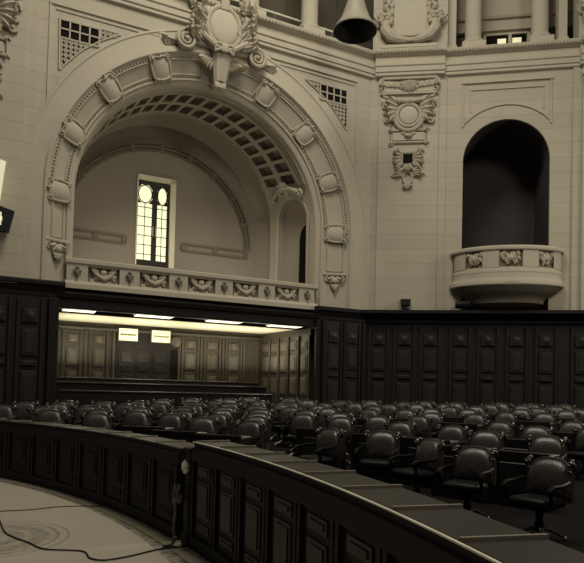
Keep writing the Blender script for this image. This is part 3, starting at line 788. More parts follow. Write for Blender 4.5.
# right loggia back wall with entablature and low glazed door
mb = MB(); mb.box(-.2, 5.0, 1.5, 1.6, 16.08, 18.4); prof_bar(mb, [(1.5, 16.52), (1.40, 16.54), (1.36, 16.62), (1.36, 16.68), (1.5, 16.72)], -.2, 5.0)
prof_bar(mb, [(1.5, 16.02), (1.38, 16.04), (1.38, 16.12), (1.5, 16.16)], -.2, 5.0)
struct('wall_loggia_right', mb, M['plaster_warm'], FB, smooth=0)
mb = MB(); mb.box(-.2, 5.0, 2.2, 2.3, 14.7, 18.4); mb.box(-.2, 1.45, 1.55, 1.6, 14.7, 16.08); mb.box(3.25, 5.0, 1.55, 1.6, 14.7, 16.08); struct('wall_loggia_right_back', mb, M['loggia'], FB, smooth=0)
mb = MB(); mb.box(-.3, 5.0, .85, 2.3, 14.44, 14.58); struct('floor_loggia_right', mb, M['plaster_warm'], FB)
dw = MB(); dw.box(1.46, 1.58, 1.50, 1.6, 14.58, 16.02); dw.box(3.12, 3.24, 1.50, 1.6, 14.58, 16.02); dw.box(1.46, 3.24, 1.50, 1.6, 15.92, 16.02); dw.box(2.42, 2.54, 1.48, 1.6, 14.58, 15.92)
wn = struct('window_2', dw, M['plaster'], FB, smooth=0)
for x0, x1 in ((1.58, 2.42), (2.54, 3.12)):
    g = MB(); g.box(x0, x1, 1.57, 1.59, 14.58, 15.92); g.build('dark_pane', M['dark'], wn)
for x0, x1 in ((2.02, 2.34), (2.58, 2.92)):
    g = MB(); g.box(x0, x1, 1.54, 1.565, 15.54, 15.78); g.build('lit_pane', M['sign'], wn)
# left loggia: dark back wall and handrail
mb = MB(); mb.box(-3.0, 15.0, 2.6, 2.7, 14.6, 20.0); struct('wall_loggia_left', mb, M['loggia'], FA, smooth=0)
mb = MB()
for x in (5.2, 7.4, 9.7): mb.box(x, x+1.1, 2.45, 2.62, 14.7, 18.6)
prof_bar(mb, [(2.6, 16.3), (2.40, 16.34), (2.36, 16.5), (2.6, 16.56)], 1.0, 11.0)
struct('wall_loggia_piers', mb, M['loggia'], FA, smooth=0)
mb = MB(); mb.box(-3.0, 14.0, .85, 2.7, 14.44, 14.58); struct('floor_loggia_left', mb, M['loggia'], FA)
t = thing('loggia_handrail', 'thin pale metal handrail between the loggia columns over the great arch', 'handrail', FA @ T(0, .95, 0))
b = MB(); b.tube([(2.0, 0, 15.60), (10.8, 0, 15.60)], .035, 6); b.build('rail_bar', M['edge'], t)
for x in (4.9, 7.4, 9.8):
    b = MB(); b.tube([(x, 0, 14.58), (x, 0, 15.60)], .025, 6); b.build('rail_post', M['iron'], t)

# ------------------------------------------------------------------ wall with small arch
AC, AR = (2.15, 10.36), 1.52
mb = MB(); wall_arch(mb, -.14, 4.74, ZB, 13.8, AC, AR, 0, 32)
struct('wall_right', mb, M['ashlar'], FB)
mb = MB(); mb.loft_arch(AC, [(1.52, 0), (1.52, .10)], ZB, 32); struct('trim_alcove_reveal', mb, M['plaster'], FB)
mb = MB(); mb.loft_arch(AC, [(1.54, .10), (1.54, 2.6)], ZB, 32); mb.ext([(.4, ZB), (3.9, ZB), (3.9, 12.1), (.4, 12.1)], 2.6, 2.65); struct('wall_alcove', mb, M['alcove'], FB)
mb = MB(); mb.box(.5, 3.8, 0.0, 2.6, 5.6, 5.75); struct('floor_alcove', mb, M['alcove'], FB)
mb = MB(); mb.arc(AC, 2.04, 2.09, math.radians(42), math.radians(138), -.045, 0, 30)
a = math.radians(42); ex = 2.065*math.cos(a); ez = AC[1]+2.065*math.sin(a)
for s in (-1, 1):
    mb.box(2.15+s*ex-.03, 2.15+s*ex+.03, -.04, 0, ez-.1, 13.32); mb.box(2.15+s*1.28-.025, 2.15+s*1.28+.025, -.03, 0, 12.2, 13.05)
mb.box(2.15-ex-.06, 2.15+ex+.06, -.07, 0, 13.26, 13.36); mb.box(2.15-1.3, 2.15+1.3, -.04, 0, 13.0, 13.06)
struct('trim_alcove_frame', mb, M['plaster'], FB)
# balcony
t = thing('balcony', 'half-round pale stone balcony with three carved panels under the small arch', 'balcony', FB @ T(2.2, 0, 0))
EL = Matrix.Diagonal((1, .56, 1, 1))
def half(mb, prof, seg=40): mb.lathe(prof, seg, EL, PI, 2*PI)
b = MB(); half(b, [(1.70, 6.82), (1.90, 6.80), (1.96, 6.83), (1.98, 6.88), (1.96, 6.94), (1.92, 6.97), (1.70, 6.97), (1.70, 6.82)]); b.build('coping', M['plaster'], t)
b = MB(); half(b, [(1.72, 6.02), (1.90, 6.02), (1.90, 6.14), (1.87, 6.18), (1.87, 6.22), (1.72, 6.22)]); b.build('lower_rail', M['plaster'], t)
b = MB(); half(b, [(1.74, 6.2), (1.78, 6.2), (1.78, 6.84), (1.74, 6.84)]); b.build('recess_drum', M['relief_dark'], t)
b = MB(); half(b, [(1.72, 5.55), (1.93, 5.58), (1.98, 5.62), (1.98, 5.74), (1.93, 5.80), (1.90, 5.88), (1.90, 6.04), (1.72, 6.04)]); half(b, [(.001, 6.0), (1.74, 6.0)]); b.build('plinth', M['plaster'], t)
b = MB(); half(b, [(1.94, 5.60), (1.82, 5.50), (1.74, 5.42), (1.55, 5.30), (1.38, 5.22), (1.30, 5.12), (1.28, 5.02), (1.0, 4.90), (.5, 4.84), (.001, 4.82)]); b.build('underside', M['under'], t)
def dpos(deg, R): a = math.radians(deg); return (R*math.cos(a), .56*R*math.sin(a))
for a0_, a1_ in ((182, 188), (192, 218), (240, 258), (282, 300), (322, 348), (352, 358)):
    b = MB(); seg = 6; b.lathe([(1.74, 6.2), (1.885, 6.2), (1.885, 6.83), (1.74, 6.83)], seg, EL, math.radians(a0_), math.radians(a1_))
    b.build('post', M['plaster'], t)
for am in (229, 270, 311):
    b = MB(); hw = 8.5 if am == 270 else 6.5
    for q in range(8):
        a = am+hw*(-1+2*((q*5) % 8)/7); x, y = dpos(a, 1.80)
        tx = Matrix.Translation((x, y, 0)) @ RZ(math.atan2(.56*math.cos(math.radians(a)), -math.sin(math.radians(a))))
        b.leaf((0, 0, 6.74-.06*(q % 4)), -PI/2+.6*math.sin(q*1.7), .34, .10, .09, tx)
    x, y = dpos(am, 1.82); tx = Matrix.Translation((x, y, 0)) @ RZ(math.atan2(.56*math.cos(math.radians(am)), -math.sin(math.radians(am))))
    b.ball((0, -.03, 6.52), .12, tx, sy=.6)
    for s in (-1, 1): b.scroll((s*.2, 6.66), .08, 1.2, .035, PI/2, -s, -.02, tx)
    b.build('relief_panel', M['relief'], t)
t = thing('ledge_spotlight', 'dark round spotlight lying on the ledge left under the balcony', 'spotlight', FB @ T(.70, -.33, LEDGE+.20))
b = MB(); XR = Matrix.Rotation(PI/2, 4, 'Y') @ Matrix.Rotation(.25, 4, 'X'); b.lathe([(.001, -.28), (.13, -.28), (.15, -.1), (.16, .25), (.18, .28), (.15, .29), (.001, .24)], 18, XR); b.build('housing', M['black'], t)
b = MB(); b.rbox(-.06, .06, -.06, .06, -.20, -.10, .01, 1); b.build('foot', M['black'], t)
t = thing('ledge_projector', 'small black box light on the ledge under the pier trophy', 'spotlight', FC @ T(1.33, -.30, LEDGE))
b = MB(); b.rbox(-.17, .17, -.12, .12, .16, .38, .02, 1); b.build('housing', M['black'], t)
b = MB(); b.rbox(-.13, .13, -.1, .1, 0, .06, .01, 1); b.box(-.02, .02, -.02, .02, .06, .16); b.build('foot', M['black'], t)
b = MB(); b.rbox(-.19, .19, -.14, .14, .375, .40, .005, 1); b.build('pale_cap', M['iron'], t)

# ------------------------------------------------------------------ dark panelling below the ledge
LEDG = [(.3, 4.30), (-.06, 4.30), (-.10, 4.36), (-.10, 4.44), (-.20, 4.52), (-.30, 4.60), (-.46, 4.66), (-.46, 4.75), (-.40, 4.79), (.3, 4.79)]
def ledge(name, X, x0, x1, dy=0, sc=1.0):
    mb = MB(); prof_bar(mb, [(y*sc+dy if y < .2 else y, z) for y, z in LEDG], x0, x1); struct(name, mb, M['wood'], X, smooth=0)
ledge('trim_ledge_left', FA, -4.2, .42, sc=.38); ledge('trim_ledge_centre', FA, 8.86, 11.0, sc=.38)
ledge('trim_ledge_middle', FC, -.25, 2.80); ledge('trim_ledge_right', FB, -.15, 8.2)
# beam that carries the balustrade over the opening
mb = MB(); prof_bar(mb, [(.26, 4.03), (.03, 4.03), (0, 4.06), (0, 4.30), (-.06, 4.34), (-.10, 4.46), (.30, 4.62), (.42, 4.66), (.9, 4.66), (.9, 4.25), (.26, 4.25)], .2, 9.0); struct('trim_beam', mb, M['wood'], FA, smooth=0)

def panelling(name, X, x0, x1, cols, z0=-.1, z1=4.45, wallm='wood_wall', fieldm='wood_panel', y=0.0, levels=None, top=None):
    mb = MB(); mb.box(x0, x1, y, y+.2, z0, z1); w = struct(name, mb, M[wallm], X, smooth=0)
    levels = levels or [(3.50, 3.95, 'sq'), (2.55, 3.35, 'r'), (2.25, 2.42, 'r'), (1.15, 2.12, 'r')]
    for xc, hw in cols:
        for xx in (xc-hw-.10, xc+hw+.10):
            f = MB(); f.rbox(xx-.045, xx+.045, y-.07, y, z0+.2, 4.25 if top is None else top, .01, 1)
            f.build('stile', M[wallm], w)
        for za, zb, k in levels:
            p = MB(); p.rbox(xc-hw, xc+hw, y-.05, y, za, zb, .03, 1); p.rbox(xc-hw*.66, xc+hw*.66, y-.075, y-.03, za+.1*min(1, (zb-za)), zb-.1*min(1, (zb-za)), .02, 1)
            if k == 'sq': p.lathe([(.001, 0), (.06, .0), (.13, .02), (.15, .05)], 14, T(xc, y-.11, (za+zb)/2) @ Matrix.Rotation(-PI/2, 4, 'X'))
            p.build('panel', M[fieldm], w)
    return w
panelling('wall_lower_middle', FC, -.30, 2.85, [(.38, .24), (1.32, .26), (2.26, .24)], y=-.02)
panelling('wall_lower_right', FB, -.15, 8.0, [(.62, .24), (1.60, .24), (2.60, .24), (3.60, .24), (4.85, .28), (6.0, .28)], y=-.02)
panelling('wall_lower_centre', FA, 9.0, 11.0, [(9.62, .22), (10.4, .22)], y=-.02)
panelling('wall_lower_left', FA, -4.2, .28, [(-1.35, .22), (-.5, .22), (-2.4, .22)], y=-.02)
# pilasters beside the opening
mb = MB()
for x in (8.92, 9.18, 10.05, 10.85): mb.rbox(x-.07, x+.07, -.16, 0, .4, 4.30, .02, 1)
mb.rbox(-.02, .26, -.16, .1, .2, 4.3, .02, 1)
struct('trim_dark_pilasters', mb, M['wood'], FA)

# ------------------------------------------------------------------ lower room under the tribune
DB = 4.0
mb = MB(); mb.box(-.6, 9.3, 1.32, DB+.3, 4.06, 4.2); struct('ceiling_lower_room', mb, M['white_ceiling'], FA, smooth=0)
mb = MB(); mb.box(-.6, 9.3, 0.9, DB+.3, .70, .80); struct('floor_lower_room', mb, M['carpet'], FA, smooth=0)
cols = [(1.06, .20), (2.0, .20), (5.45, .22), (6.35, .22), (7.25, .22)]
lv = [(3.28, 3.62, 'sq'), (2.42, 3.10, 'r'), (1.55, 2.25, 'r')]
w = panelling('wall_lower_back', FA, -.6, 8.75, cols, .7, 4.05, 'wood_mid', 'wood_mid2', DB, lv, 3.8)
mb = MB(); prof_bar(mb, [(DB, 3.74), (DB-.10, 3.78), (DB-.12, 3.86), (DB, 3.9)], -.6, 8.7)
for x in (.55, 1.53, 2.52, 5.0, 5.9, 6.8, 7.7, 8.3): mb.rbox(x-.06, x+.06, DB-.09, DB, .8, 3.76, .02, 1)
struct('trim_back_pilasters', mb, M['wood_mid'], FA)
# right side wall of the room, running back from the front edge
xs_, ys_, xe_, ye_ = 8.98, .55, 8.47, DB+.02
SX = FA @ T(xs_, ys_, 0) @ RZ(math.atan2(ye_-ys_, xe_-xs_))
Ls = math.hypot(xe_-xs_, ye_-ys_)
mb = MB(); mb.box(0, Ls, -.2, -.0, .7, 4.05); w = struct('wall_lower_room_right', mb, M['wood_mid'], SX, smooth=0)
for xc in (.35, 1.05, 1.75, 2.45, 3.1):
    for za, zb, k in lv:
        p = MB(); p.rbox(xc-.22, xc+.22, -.0, .05, za, zb, .03, 1); p.rbox(xc-.14, xc+.14, .03, .075, za+.07, zb-.07, .02, 1); p.build('panel', M['wood_mid2'], w)
    p = MB(); p.rbox(xc-.40, xc-.31, 0, .09, .8, 3.8, .02, 1); p.build('stile', M['wood_mid'], w)
mb = MB(); mb.box(-.55, -.45, .2, DB, .7, 4.05); struct('wall_lower_room_left', mb, M['wood_mid'], FA, smooth=0)
# dark double door with lit panels above, black gap beside
db = MB(); db.box(2.62, 5.02, DB-.04, DB, .8, 3.75); dd = struct('door_1', db, M['wood_wall'], FA, smooth=0)
for xc in (2.98, 3.62, 4.26):
    b = MB(); b.rbox(xc-.27, xc+.27, DB-.07, DB-.03, .9, 3.12, .015, 1); lf = b.build('door_leaf', M['wood_panel'], dd)
    for za, zb in ((2.62, 3.05), (2.30, 2.50), (1.55, 2.15)):
        b = MB(); b.rbox(xc-.20, xc+.20, DB-.10, DB-.06, za, zb, .025, 1); b.build('raised_panel', M['wood_panel'], lf)
b = MB(); b.box(4.66, 5.02, DB-.05, DB-.035, .85, 3.2); b.build('dark_gap', M['dark'], dd)
for i, (x0, x1) in enumerate(((2.68, 3.36), (3.90, 4.60))):
    t = thing('lit_panel', 'pale lit rectangular panel over the dark double door, '+('left' if i == 0 else 'right')+' of the two', 'light panel', FA @ T((x0+x1)/2, DB-.14, 3.68))
    hw = (x1-x0)/2
    b = MB(); b.rbox(-hw-.03, hw+.03, 0, .09, -.25, .25, .01, 1); b.build('panel_case', M['iron'], t)
    b = MB(); b.box(-hw, hw, -.012, .0, -.22, .22); b.build('panel_face', M['sign'], t)
    b = MB()
    for q in range(11): b.box(-hw*.8+hw*1.6*q/10-.024, -hw*.8+hw*1.6*q/10+.02, -.018, -.012, -.03-.016*(q % 2), .03)
    b.build('dotted_line', M['iron'], t)
b = MB(); b.lathe([(.001, 0), (.12, 0), (.20, .04), (.22, .08)], 20, FA @ T(4.86, DB-.12, 3.52) @ Matrix.Rotation(-PI/2, 4, 'X')); 
tag(b.build('wall_medallion', M['wood_mid2']), 'round carved wooden roundel right of the lit panels', 'roundel')
# ceiling lamps
def flat_lamp(x0, x1, label):
    t = thing('ceiling_lamp', label, 'ceiling light', FA @ T((x0+x1)/2, .66, 4.13), 'flat lamps under the tribune'); hw = (x1-x0)/2
    b = MB(); b.rbox(-hw, hw, -.32, .32, -.06, 0, .015, 1); b.build('lamp_frame', M['white_ceiling'], t)
    b = MB(); b.box(-hw+.04, hw-.04, -.30, .30, -.085, -.058); b.build('diffuser', M['lamp'], t)
for i, (x0, x1) in enumerate(((.40, 1.43), (2.62, 3.88), (5.05, 6.3), (7.35, 8.62))):
    flat_lamp(x0, x1, ORD[i+1]+' flat bright ceiling lamp from the left under the tribune')
mb = MB(); mb.box(-.6, 9.3, .26, 1.32, 4.13, 4.25); mb.box(-.6, 9.3, 1.20, 1.34, 4.03, 4.13); struct('ceiling_dark_bay', mb, M['wood'], FA, smooth=0)
# long benches
def bench(x0, x1, y, z, label):
    t = thing('long_bench', label, 'bench', FA @ T((x0+x1)/2, y, z), 'long benches under the tribune'); hw = (x1-x0)/2
    b = MB(); b.rbox(-hw, hw, -.03, .05, -.55, -.05, .015, 1); b.build('bench_back', M['wood'], t)
    b = MB(); b.rbox(-hw-.03, hw+.03, -.07, .09, -.06, 0, .02, 2); b.build('top_rail', M['carved'], t)
    b = MB(); b.rbox(-hw, hw, .05, .42, -.56, -.50, .015, 1); b.build('bench_seat', M['wood'], t)
    for x in (-hw+.05, 0, hw-.05):
        b = MB(); b.box(x-.05, x+.05, -.02, .40, .82-z, -.55); b.build('bench_end', M['wood'], t)
bench(.45, 7.75, 1.15, 1.59, 'long black bench back under the tribune, lowest and nearest')
bench(.45, 7.95, 2.15, 1.86, 'long black bench back under the tribune, middle one')
bench(.45, 8.05, 3.10, 2.03, 'long black bench back under the tribune, topmost at the panelled wall')

# ------------------------------------------------------------------ hanging bell
t = thing('hanging_bell', 'grey bell-shaped fixture with dark mouth hanging before the loggia', 'bell', T(1.77, 19.0, 13.36))
b = MB(); b.lathe([(.70, -.02), (.71, .02), (.66, .10), (.54, .26), (.44, .46), (.36, .70), (.29, .92), (.22, 1.02), (.001, 1.04)], 36); b.build('bell_shell', M['bell'], t)
b = MB(); b.lathe([(.69, -.01), (.60, .10), (.48, .28), (.36, .52), (.28, .80), (.001, .95)], 36); b.build('bell_mouth', M['bell_in'], t)
b = MB(); b.lathe([(.001, 1.0), (.12, 1.02), (.15, 1.08), (.09, 1.14), (.07, 1.3), (.001, 1.31)], 16); b.build('bell_cap', M['bell'], t)
b = MB(); b.tube([(0, 0, 1.3), (0, 0, 6.5)], .03, 8); b.build('hanger_rod', M['iron'], t)

# ------------------------------------------------------------------ display at the left edge
t = thing('wall_screen', 'bright white screen edge with black base at the left photo border', 'screen', FA @ T(-1.3, -.55, 0))
b = MB(); b.ext([(-1.5, 8.25), (.02, 7.92), (-.04, 7.35), (-.10, 6.72), (-1.5, 6.75)], -.02, 0); b.build('white_sheet', M['white'], t)
b = MB(); b.ext([(-1.5, 6.66), (-.10, 6.66), (.28, 6.56), (.16, 5.98), (-1.5, 5.98)], -.03, .22); b.build('black_base', M['black'], t)
b = MB(); b.box(-.5, -.02, -.06, -.032, 6.24, 6.36); b.box(-.14, -.04, -.06, -.032, 6.12, 6.48); b.build('white_mark', M['white'], t)
b = MB(); b.box(-.9, -.7, .0, .42, 6.2, 6.5); b.box(-.9, -.7, -.0, .42, 7.2, 7.5); b.build('wall_bracket', M['black'], t)

# ================================================================== BARRIER
def ringseg(mb, R0, R1, a0, a1, z0, z1, n=6):
    """solid ring piece round the barrier centre"""
    rows = []
    for i in range(n+1):
        a = math.radians(a0+(a1-a0)*i/n); ca, sa = math.cos(a), math.sin(a)
        rows.append([(CB[0]+R0*ca, CB[1]+R0*sa, z0), (CB[0]+R1*ca, CB[1]+R1*sa, z0), (CB[0]+R1*ca, CB[1]+R1*sa, z1), (CB[0]+R0*ca, CB[1]+R0*sa, z1)])
    mb.grid(rows, None, True); mb.add(rows[0], [(0, 1, 2, 3)]); mb.add(rows[-1], [(3, 2, 1, 0)])
HT = 1.14
def unit(a0, a1, label, group, near=True, Rf=RB, ht=HT):
    am = (a0+a1)/2; x, y = polar(Rf, am)
    X = T(x, y, 0) @ RZ(math.radians(am)); Xi = X.inverted()
    t = thing('curved_desk', label, 'desk', X, group)
    def fin(b, name, m):
        b.v = [tuple(Xi @ Vector(p)) for p in b.v]; return b.build(name, m, t)
    b = MB(); ringseg(b, Rf, Rf+.06, a0, a1, .0, ht-.006); fin(b, 'front_panel', M['wood'])
    b = MB(); ringseg(b, Rf-.035, Rf, a0, a1, 0, .14); fin(b, 'base_moulding', M['wood'])
    b = MB(); ringseg(b, Rf-.03, Rf, a0, a1, ht-.20, ht-.06); fin(b, 'top_moulding', M['wood'])
    w = a1-a0
    for e0, e1 in ((a0+w*.02, a0+w*.10), (a1-w*.10, a1-w*.02)):
        b = MB(); ringseg(b, Rf-.03, Rf, e0, e1, .14, ht-.2, 2); fin(b, 'stile', M['wood'])
    for za, zb in ((.22, .30), (.36, .74), (.80, .90)):
        b = MB(); ringseg(b, Rf-.012, Rf, a0+w*.24, a1-w*.24, za, zb, 3); ringseg(b, Rf-.022, Rf-.01, a0+w*.31, a1-w*.31, za+.03, zb-.03, 3); fin(b, 'raised_panel', M['wood_panel'] if near else M['wood'])
    b = MB(); ringseg(b, Rf+.022, Rf+.40, a0+w*.005, a1-w*.04, ht-.04, ht-.004); fin(b, 'desktop', M['desk'])
    b = MB(); ringseg(b, Rf+.02, Rf+.42, a1-w*.035, a1-w*.002, ht-.05, ht+.012, 2); fin(b, 'divider', M['strip'])
    b = MB(); ringseg(b, Rf+.38, Rf+.43, a0, a1, .30, ht-.02, 4); fin(b, 'inner_panel', M['wood'])
    return t
a = 30.95; st = 2.42; i = 1
while a > 2:
    unit(a-st, a, 'dark desk section of the near curved barrier, '+ORD[i]+' from its far end', 'near curved barrier desks'); a -= st; i += 1
a = 32.3; st = 3.1; i = 1
while a < 61:
    unit(a, a+st, 'dark desk section of the far curved barrier, '+ORD[i]+' left of the gap', 'far curved barrier desks', False, RB-.02, 1.04); a += st; i += 1
b = MB(); ringseg(b, RB-.020, RB-.004, 1.6, 30.95, HT-.004, HT+.004, 60)
tag(b.build('barrier_edge_strip', M['edge']), 'thin pale curved strip along the top edge of the near barrier', 'edge strip')
# end post at the gap with rosette, coiled cable, hanging rope
x, y = polar(RB+.05, 31.27); t = thing('barrier_post', 'dark square post ending the near barrier, with a bright metal rosette', 'post', T(x, y, 0) @ RZ(math.radians(31.27)))
b = MB(); b.rbox(-.09, .30, -.07, .07, 0, 1.06, .015, 1); b.rbox(-.11, .32, -.09, .09, 0, .12, .015, 1); b.rbox(-.11, .32, -.09, .09, 1.02, 1.07, .01, 1); b.build('post_body', M['wood'], t)
b = MB(); XR = T(-.10, 0, .86) @ Matrix.Rotation(-PI/2, 4, 'Y')
for q in range(6): b.ball((.048*math.cos(q*PI/3), .048*math.sin(q*PI/3), .01), .030, XR, seg=8)
b.ball((0, 0, .02), .036, XR); b.build('rosette', M['edge'], t)
x, y = polar(RB-.10, 31.75)
b = MB()
for s, zc in ((-.07, .60), (.07, .57)):
    b.tube([(x-s*.5, y+s*.9+.0, zc)]+[(x+.06*math.cos(q*PI/8)*.5-s*.5, y-.06*math.cos(q*PI/8)*.9+s*.9, zc+.10*math.sin(q*PI/8)-.04) for q in range(4, 17)], .012, 6)
tag(b.build('hanging_rope_loop', M['iron']), 'two dark rope loops hanging at the barrier gap', 'rope')
x, y = polar(RB-.14, 31.55)
b = MB(); b.tube([(x, y, .52), (x+.01, y, .36), (x-.005, y-.01, .2), (x+.01, y-.02, .06), (x-.02, y-.04, .012), (x-.10, y-.10, .012)], .016, 6)
b.ball((x, y, .47), .035); b.ball((x+.01, y-.02, .08), .03)
tag(b.build('dangling_cord', M['iron']), 'grey cord dangling to the floor at the barrier gap', 'cord')

# floor cables
def on_floor(px, py, z=.011):
    d = F_+R2*(px-CX)/FPX+U2*(CY-py)/FPX; k = (z-EYE)/d[2]; return (d[0]*k, d[1]*k, z)
def smooth(pts, n=5):
    out = []; P = [Vector(p) for p in pts]
    for i in range(len(P)-1):
        p0, p1, p2, p3 = P[max(i-1, 0)], P[i], P[i+1], P[min(i+2, len(P)-1)]
        for k in range(n):
            t_ = k/n; out.append(.5*((2*p1)+(p2-p0)*t_+(2*p0-5*p1+4*p2-p3)*t_**2+(3*p1-p0-3*p2+p3)*t_**3))
    return out+[P[-1]]
# (x, y) plan points in metres
c1 = [(-4.6, 9.2), (-4.05, 8.39), (-3.40, 8.51), (-2.93, 8.66), (-2.50, 8.72), (-2.15, 8.70), (-1.93, 8.62)]
c2 = [on_floor(*q)[:2] for q in [(-8, 500), (0, 521), (5, 532), (15, 537.5), (30, 543), (45, 549), (82, 551), (90, 558), (105, 560), (130, 556), (160, 549), (188, 546)]]
c1 = [on_floor(*q)[:2] for q in [(-8, 511.5), (0, 511), (30, 509.5), (60, 506.5), (90, 506), (120, 507)]]
b = MB(); b.tube(smooth([(x, y, .009) for x, y in c1]), .006, 6); tag(b.build('floor_cable', M['cable']), 'thin black cable straight across the pale floor, farther one', 'cable')
b = MB(); b.tube(smooth([(x, y, .011) for x, y in c2]), .008, 6); tag(b.build('floor_cable', M['cable']), 'black cable winding over the floor medallion, nearer one', 'cable')

# ================================================================== CHAIRS
def chair_proto():
    t = thing('leather_armchair', 'x', 'chair', Matrix.Identity(4), 'leather armchairs of the chamber')
    b = MB(); b.rbox(-.25, .25, -.30, .20, .40, .52, .05, 3); b.build('seat', M['seat'], t)
    # rounded back outline
    def outl(s=1.0, n=26):
        pts = []
        for i in range(n):
            a = 2*PI*i/n; ca, sa = math.cos(a), math.sin(a)
            e = 2/2.9 if sa > 0 else 2/7.0
            x = .25*s*math.copysign(abs(ca)**e, ca); z = .70+(.25 if sa > 0 else .22)*s*math.copysign(abs(sa)**(e*1.05), sa)
            pts.append((x, z))
        return pts
    def warp(x, y, z): return (x, y+.20+(z-.5)*.16-.9*x*x, z)
    rows = []
    for i in range(7):
        q = i/6; s = math.cos(q*PI/2)**.7 if i < 6 else .001; y = -.115*math.sin(q*PI/2)
        rows.append([warp(x, y, z) for x, z in outl(max(s, .001))])
    b = MB(); b.grid(rows, None, True); b.build('backrest', M['leather'], t)
    b = MB(); o1 = outl(1.0); b.tube([warp(x*1.03, .015, .70+(z-.70)*1.03) for x, z in o1], .026, 6, closed=True)
    n = len(o1); b.add([warp(x, .035, z) for x, z in o1]+[warp(0, .05, .7)], [(k, (k+1) % n, n) for k in range(n)]); b.build('back_frame', M['carved'], t)
    for s in (-1, 1):
        b = MB(); px, py, pz = warp(s*.265, .02, .86)
        b.rbox(px-.03, px+.03, py-.03, py+.05, .46, .84, .012, 1)
        b.scroll((px+s*.01, .90), .055, 1.1, .026, -PI/2, s, py+.01)
        b.ball((px+s*.005, py+.03, .945), .036); b.build('carved_finial', M['carved'], t)
        b = MB(); b.tube(smooth([(s*.29, .14, .70), (s*.31, -.05, .68), (s*.30, -.22, .67), (s*.295, -.29, .63), (s*.285, -.25, .58), (s*.27, -.20, .46)], 3), [.028]*5+[.03]*6+[.024]*5, 7); b.build('armrest', M['arm'], t)
    b = MB(); b.lathe([(.16, .40), (.15, .37), (.05, .34), (.04, .26), (.055, .18), (.06, .10), (.001, .09)], 14); b.build('pedestal', M['wood'], t)
    for k in range(4):
        a = PI/4+k*PI/2; ca, sa = math.cos(a), math.sin(a)
        b = MB(); b.tube([(0, 0, .14), (.12*ca, .12*sa, .13), (.24*ca, .24*sa, .07), (.29*ca, .29*sa, .05)], [.03, .03, .026, .022], 6); l = b.build('leg', M['carved'], t)
        b = MB(); b.ball((.29*ca, .29*sa, .028), .028, seg=8); b.build('caster', M['brass'], l)
    return t
def desk_proto():
    t = thing('member_desk', 'x', 'desk', Matrix.Identity(4), 'wooden desks before the chairs')
    b = MB(); b.rbox(-.44, .44, -.24, .20, .755, .785, .01, 1); b.build('desktop', M['member'], t)
    b = MB(); b.rbox(-.44, .44, -.27, -.20, .0, .82, .012, 1); b.build('front_panel', M['wood'], t)
    b = MB(); b.rbox(-.30, .30, -.29, -.26, .22, .66, .02, 1); b.build('raised_panel', M['wood_panel'], t)
    for s in (-1, 1):
        b = MB(); b.rbox(s*.42-.02, s*.42+.02, -.22, .16, 0, .76, .01, 1); b.build('side_panel', M['wood'], t)
    return t
# seats read off the plan: (x, y, row)
PX = [(540,459),(467,448),(415,439),(368,432),(333,430),(538,436.5),(538,427),(539,413),(559,410),(576,409),(569,421.5),(581,428),(519,409),(496,411.5),(496,422),(486,432),(503,404),(516.5,405.5),(534,407.5),(530,404),(551,406),(564,405),(488,404),
(443,426),(404,416),(403,423),(431,409),(431,413),(450,407),(470,414),(468,409.5),(414,404),(428,402),(440,404.5),(455,403),(469,406),
(319,416),(361,415),(360,409),(359,403),(332,408),(330,413),(336,401),(314,403),(398,409.5),(385,404),(371,406),(378,401),(402,402),
(252,412),(287,414),(267,408),(298,410),(231,420),(229,414.5),(230,409.5),(240,405),(235,400),(245,398),(260,401),(282,402),(276,405.5),(290,398.5),(309,400),(304,406),
(204,418),(208,413),(199,409),(198,403),(174,413),(173,408),(174,403),(145,411.5),(143,407),(140,402),(187,404.5),(187,399.5),(154,401),(210,401),(212,406),(225,404),(227,410),
(18,406),(42,402),(42,407),(68,404),(67,409),(92,402),(94,406),(93,410),(116,402),(119,406),(121,411)]
seats = []
for px, py in PX:
    d = F_+R2*(px-CX)/FPX+U2*(CY-py)/FPX; k = d[2]/d[1]
    Y = 1.083/(.045-k)
    if Y < 7.4: Y = -.75/k
    seats.append([d[0]/d[1]*Y, Y])
# relax so that no two chairs stand in each other
for it in range(60):
    for i in range(len(seats)):
        for j in range(i+1, len(seats)):
            dx = seats[j][0]-seats[i][0]; dy = seats[j][1]-seats[i][1]; dd = math.hypot(dx, dy)
            if dd < .98 and dd > 1e-6:
                m_ = (.98-dd)/2/dd
                seats[i][0] -= dx*m_; seats[i][1] -= dy*m_; seats[j][0] += dx*m_; seats[j][1] += dy*m_
rowsd = {}
for x, y in seats:
    R = math.hypot(x-CB[0], y-CB[1]); ang = math.degrees(math.atan2(y-CB[1], x-CB[0]))
    r = max(0, round((R+.055*(ang-33)-19)/1.75)); rowsd.setdefault(r, []).append((ang, x, y))
cp = chair_proto(); dp = desk_proto(); first = True; placed = []
rr = random.Random(11)
for r in sorted(rowsd):
    for idx, (ang, x, y) in enumerate(sorted(rowsd[r], reverse=True)):
        # chairs turn towards the middle of the floor, each swivelled a little
        tc_ = Vector((-7-x, 0.5-y, 0)).normalized(); tk = Vector((-x, -y, 0)).normalized()
        dv = (tc_*.72+tk*.28).normalized(); yaw = math.atan2(dv.y, dv.x)+PI/2
        swv = yaw+rr.uniform(-.16, .16)
        if r == 0 and 31 < ang < 34 or (r == 0 and 37 < ang < 39): swv -= .55
        z = rake(y)+.004
        lab = 'leather armchair with carved finials, '+ORD[idx+1]+' from the left, '+ORD[r+1]+' row from the barrier'
        X = T(x, y, z) @ RZ(swv)
        if first: cp.matrix_local = X; cp['label'] = lab; o = cp
        else: o = dup(cp, X, lab)
        o['group'] = 'leather armchairs, '+ORD[r+1]+' row'
        placed.append((x, y, yaw, z, r, idx, ang)); first = False
first = True
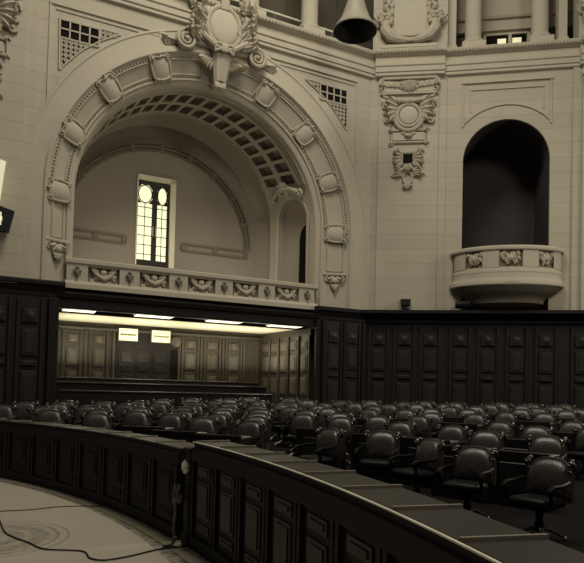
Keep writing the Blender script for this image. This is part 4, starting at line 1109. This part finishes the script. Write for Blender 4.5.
allc = [(p[0], p[1]) for p in placed]; dpl = []
for x, y, yaw, z, r, idx, ang in placed:
    if r == 0 and ang < 40: continue
    q = Vector((math.sin(yaw), -math.cos(yaw), 0)); dx, dy = x+q.x*.80, y+q.y*.80
    if any(math.hypot(dx-a_, dy-b_) < .76 for a_, b_ in allc if (a_, b_) != (x, y)) or any(math.hypot(dx-a_, dy-b_) < .86 for a_, b_ in dpl): continue
    if math.hypot(dx-CB[0], dy-CB[1]) < RB+.85: continue
    dpl.append((dx, dy)); X = T(dx, dy, rake(dy)+.004) @ RZ(yaw)
    lab = 'dark wooden desk in front of the '+ORD[idx+1]+' armchair from the left, '+ORD[r+1]+' row'
    if first: dp.matrix_local = X; dp['label'] = lab; o = dp
    else: o = dup(dp, X, lab)
    o['group'] = 'wooden desks, '+ORD[r+1]+' row'; first = False

# ================================================================== LIGHT
sc = bpy.context.scene
sc.view_settings.view_transform = 'Standard'; sc.view_settings.look = 'None'
w = bpy.data.worlds.new('hall_air'); sc.world = w; w.use_nodes = True
bg = w.node_tree.nodes['Background']; bg.inputs['Color'].default_value = (1, .88, .84, 1); bg.inputs['Strength'].default_value = .06
def area(name, loc, target, size, power, col=(1, .94, .78), sy=None):
    l = bpy.data.lights.new(name, 'AREA'); l.energy = power; l.color = col; l.size = size
    if sy: l.shape = 'RECTANGLE'; l.size_y = sy
    o = bpy.data.objects.new(name, l); C.objects.link(o); o.location = loc
    o.rotation_euler = (Vector(target)-Vector(loc)).to_track_quat('-Z', 'Y').to_euler(); return o
area('dome_skylight', (.0, 11.2, 22), (1.0, 14.5, 5), 6, 1850)
area('clerestory_light', (9, 0, 17), (2.0, 22, 9), 4, 800)
# lamps under the tribune, then unseen uplights added to brighten its ceiling
for x in (.85, 3.4, 5.75, 7.9):
    p = FA @ Vector((x, 1.6, 3.9)); area('tribune_lamp', p, p+Vector((0, 0, -1)), .9, 22, (1, .93, .74))
for x in (1.2, 3.4, 5.75, 7.6):
    p = FA @ Vector((x, 2.5, 2.5)); area('added_ceiling_fill', p, p+Vector((0, 0, 1)), .7, 52, (1, .94, .72))

# unseen fill added on the tribune floor to brighten the vault, and tall windows on the right side of the hall
for x in (2.2, 6.6):
    p = FA @ Vector((x, 1.9, 4.85)); area('added_vault_fill', p, p+Vector((0, 0, 1)), 1.0, 24, (1, .93, .76))
area('side_window_light', (15.5, 15.0, 9.5), (4.0, 11.0, .8), 3.0, 520, (1, .93, .74))
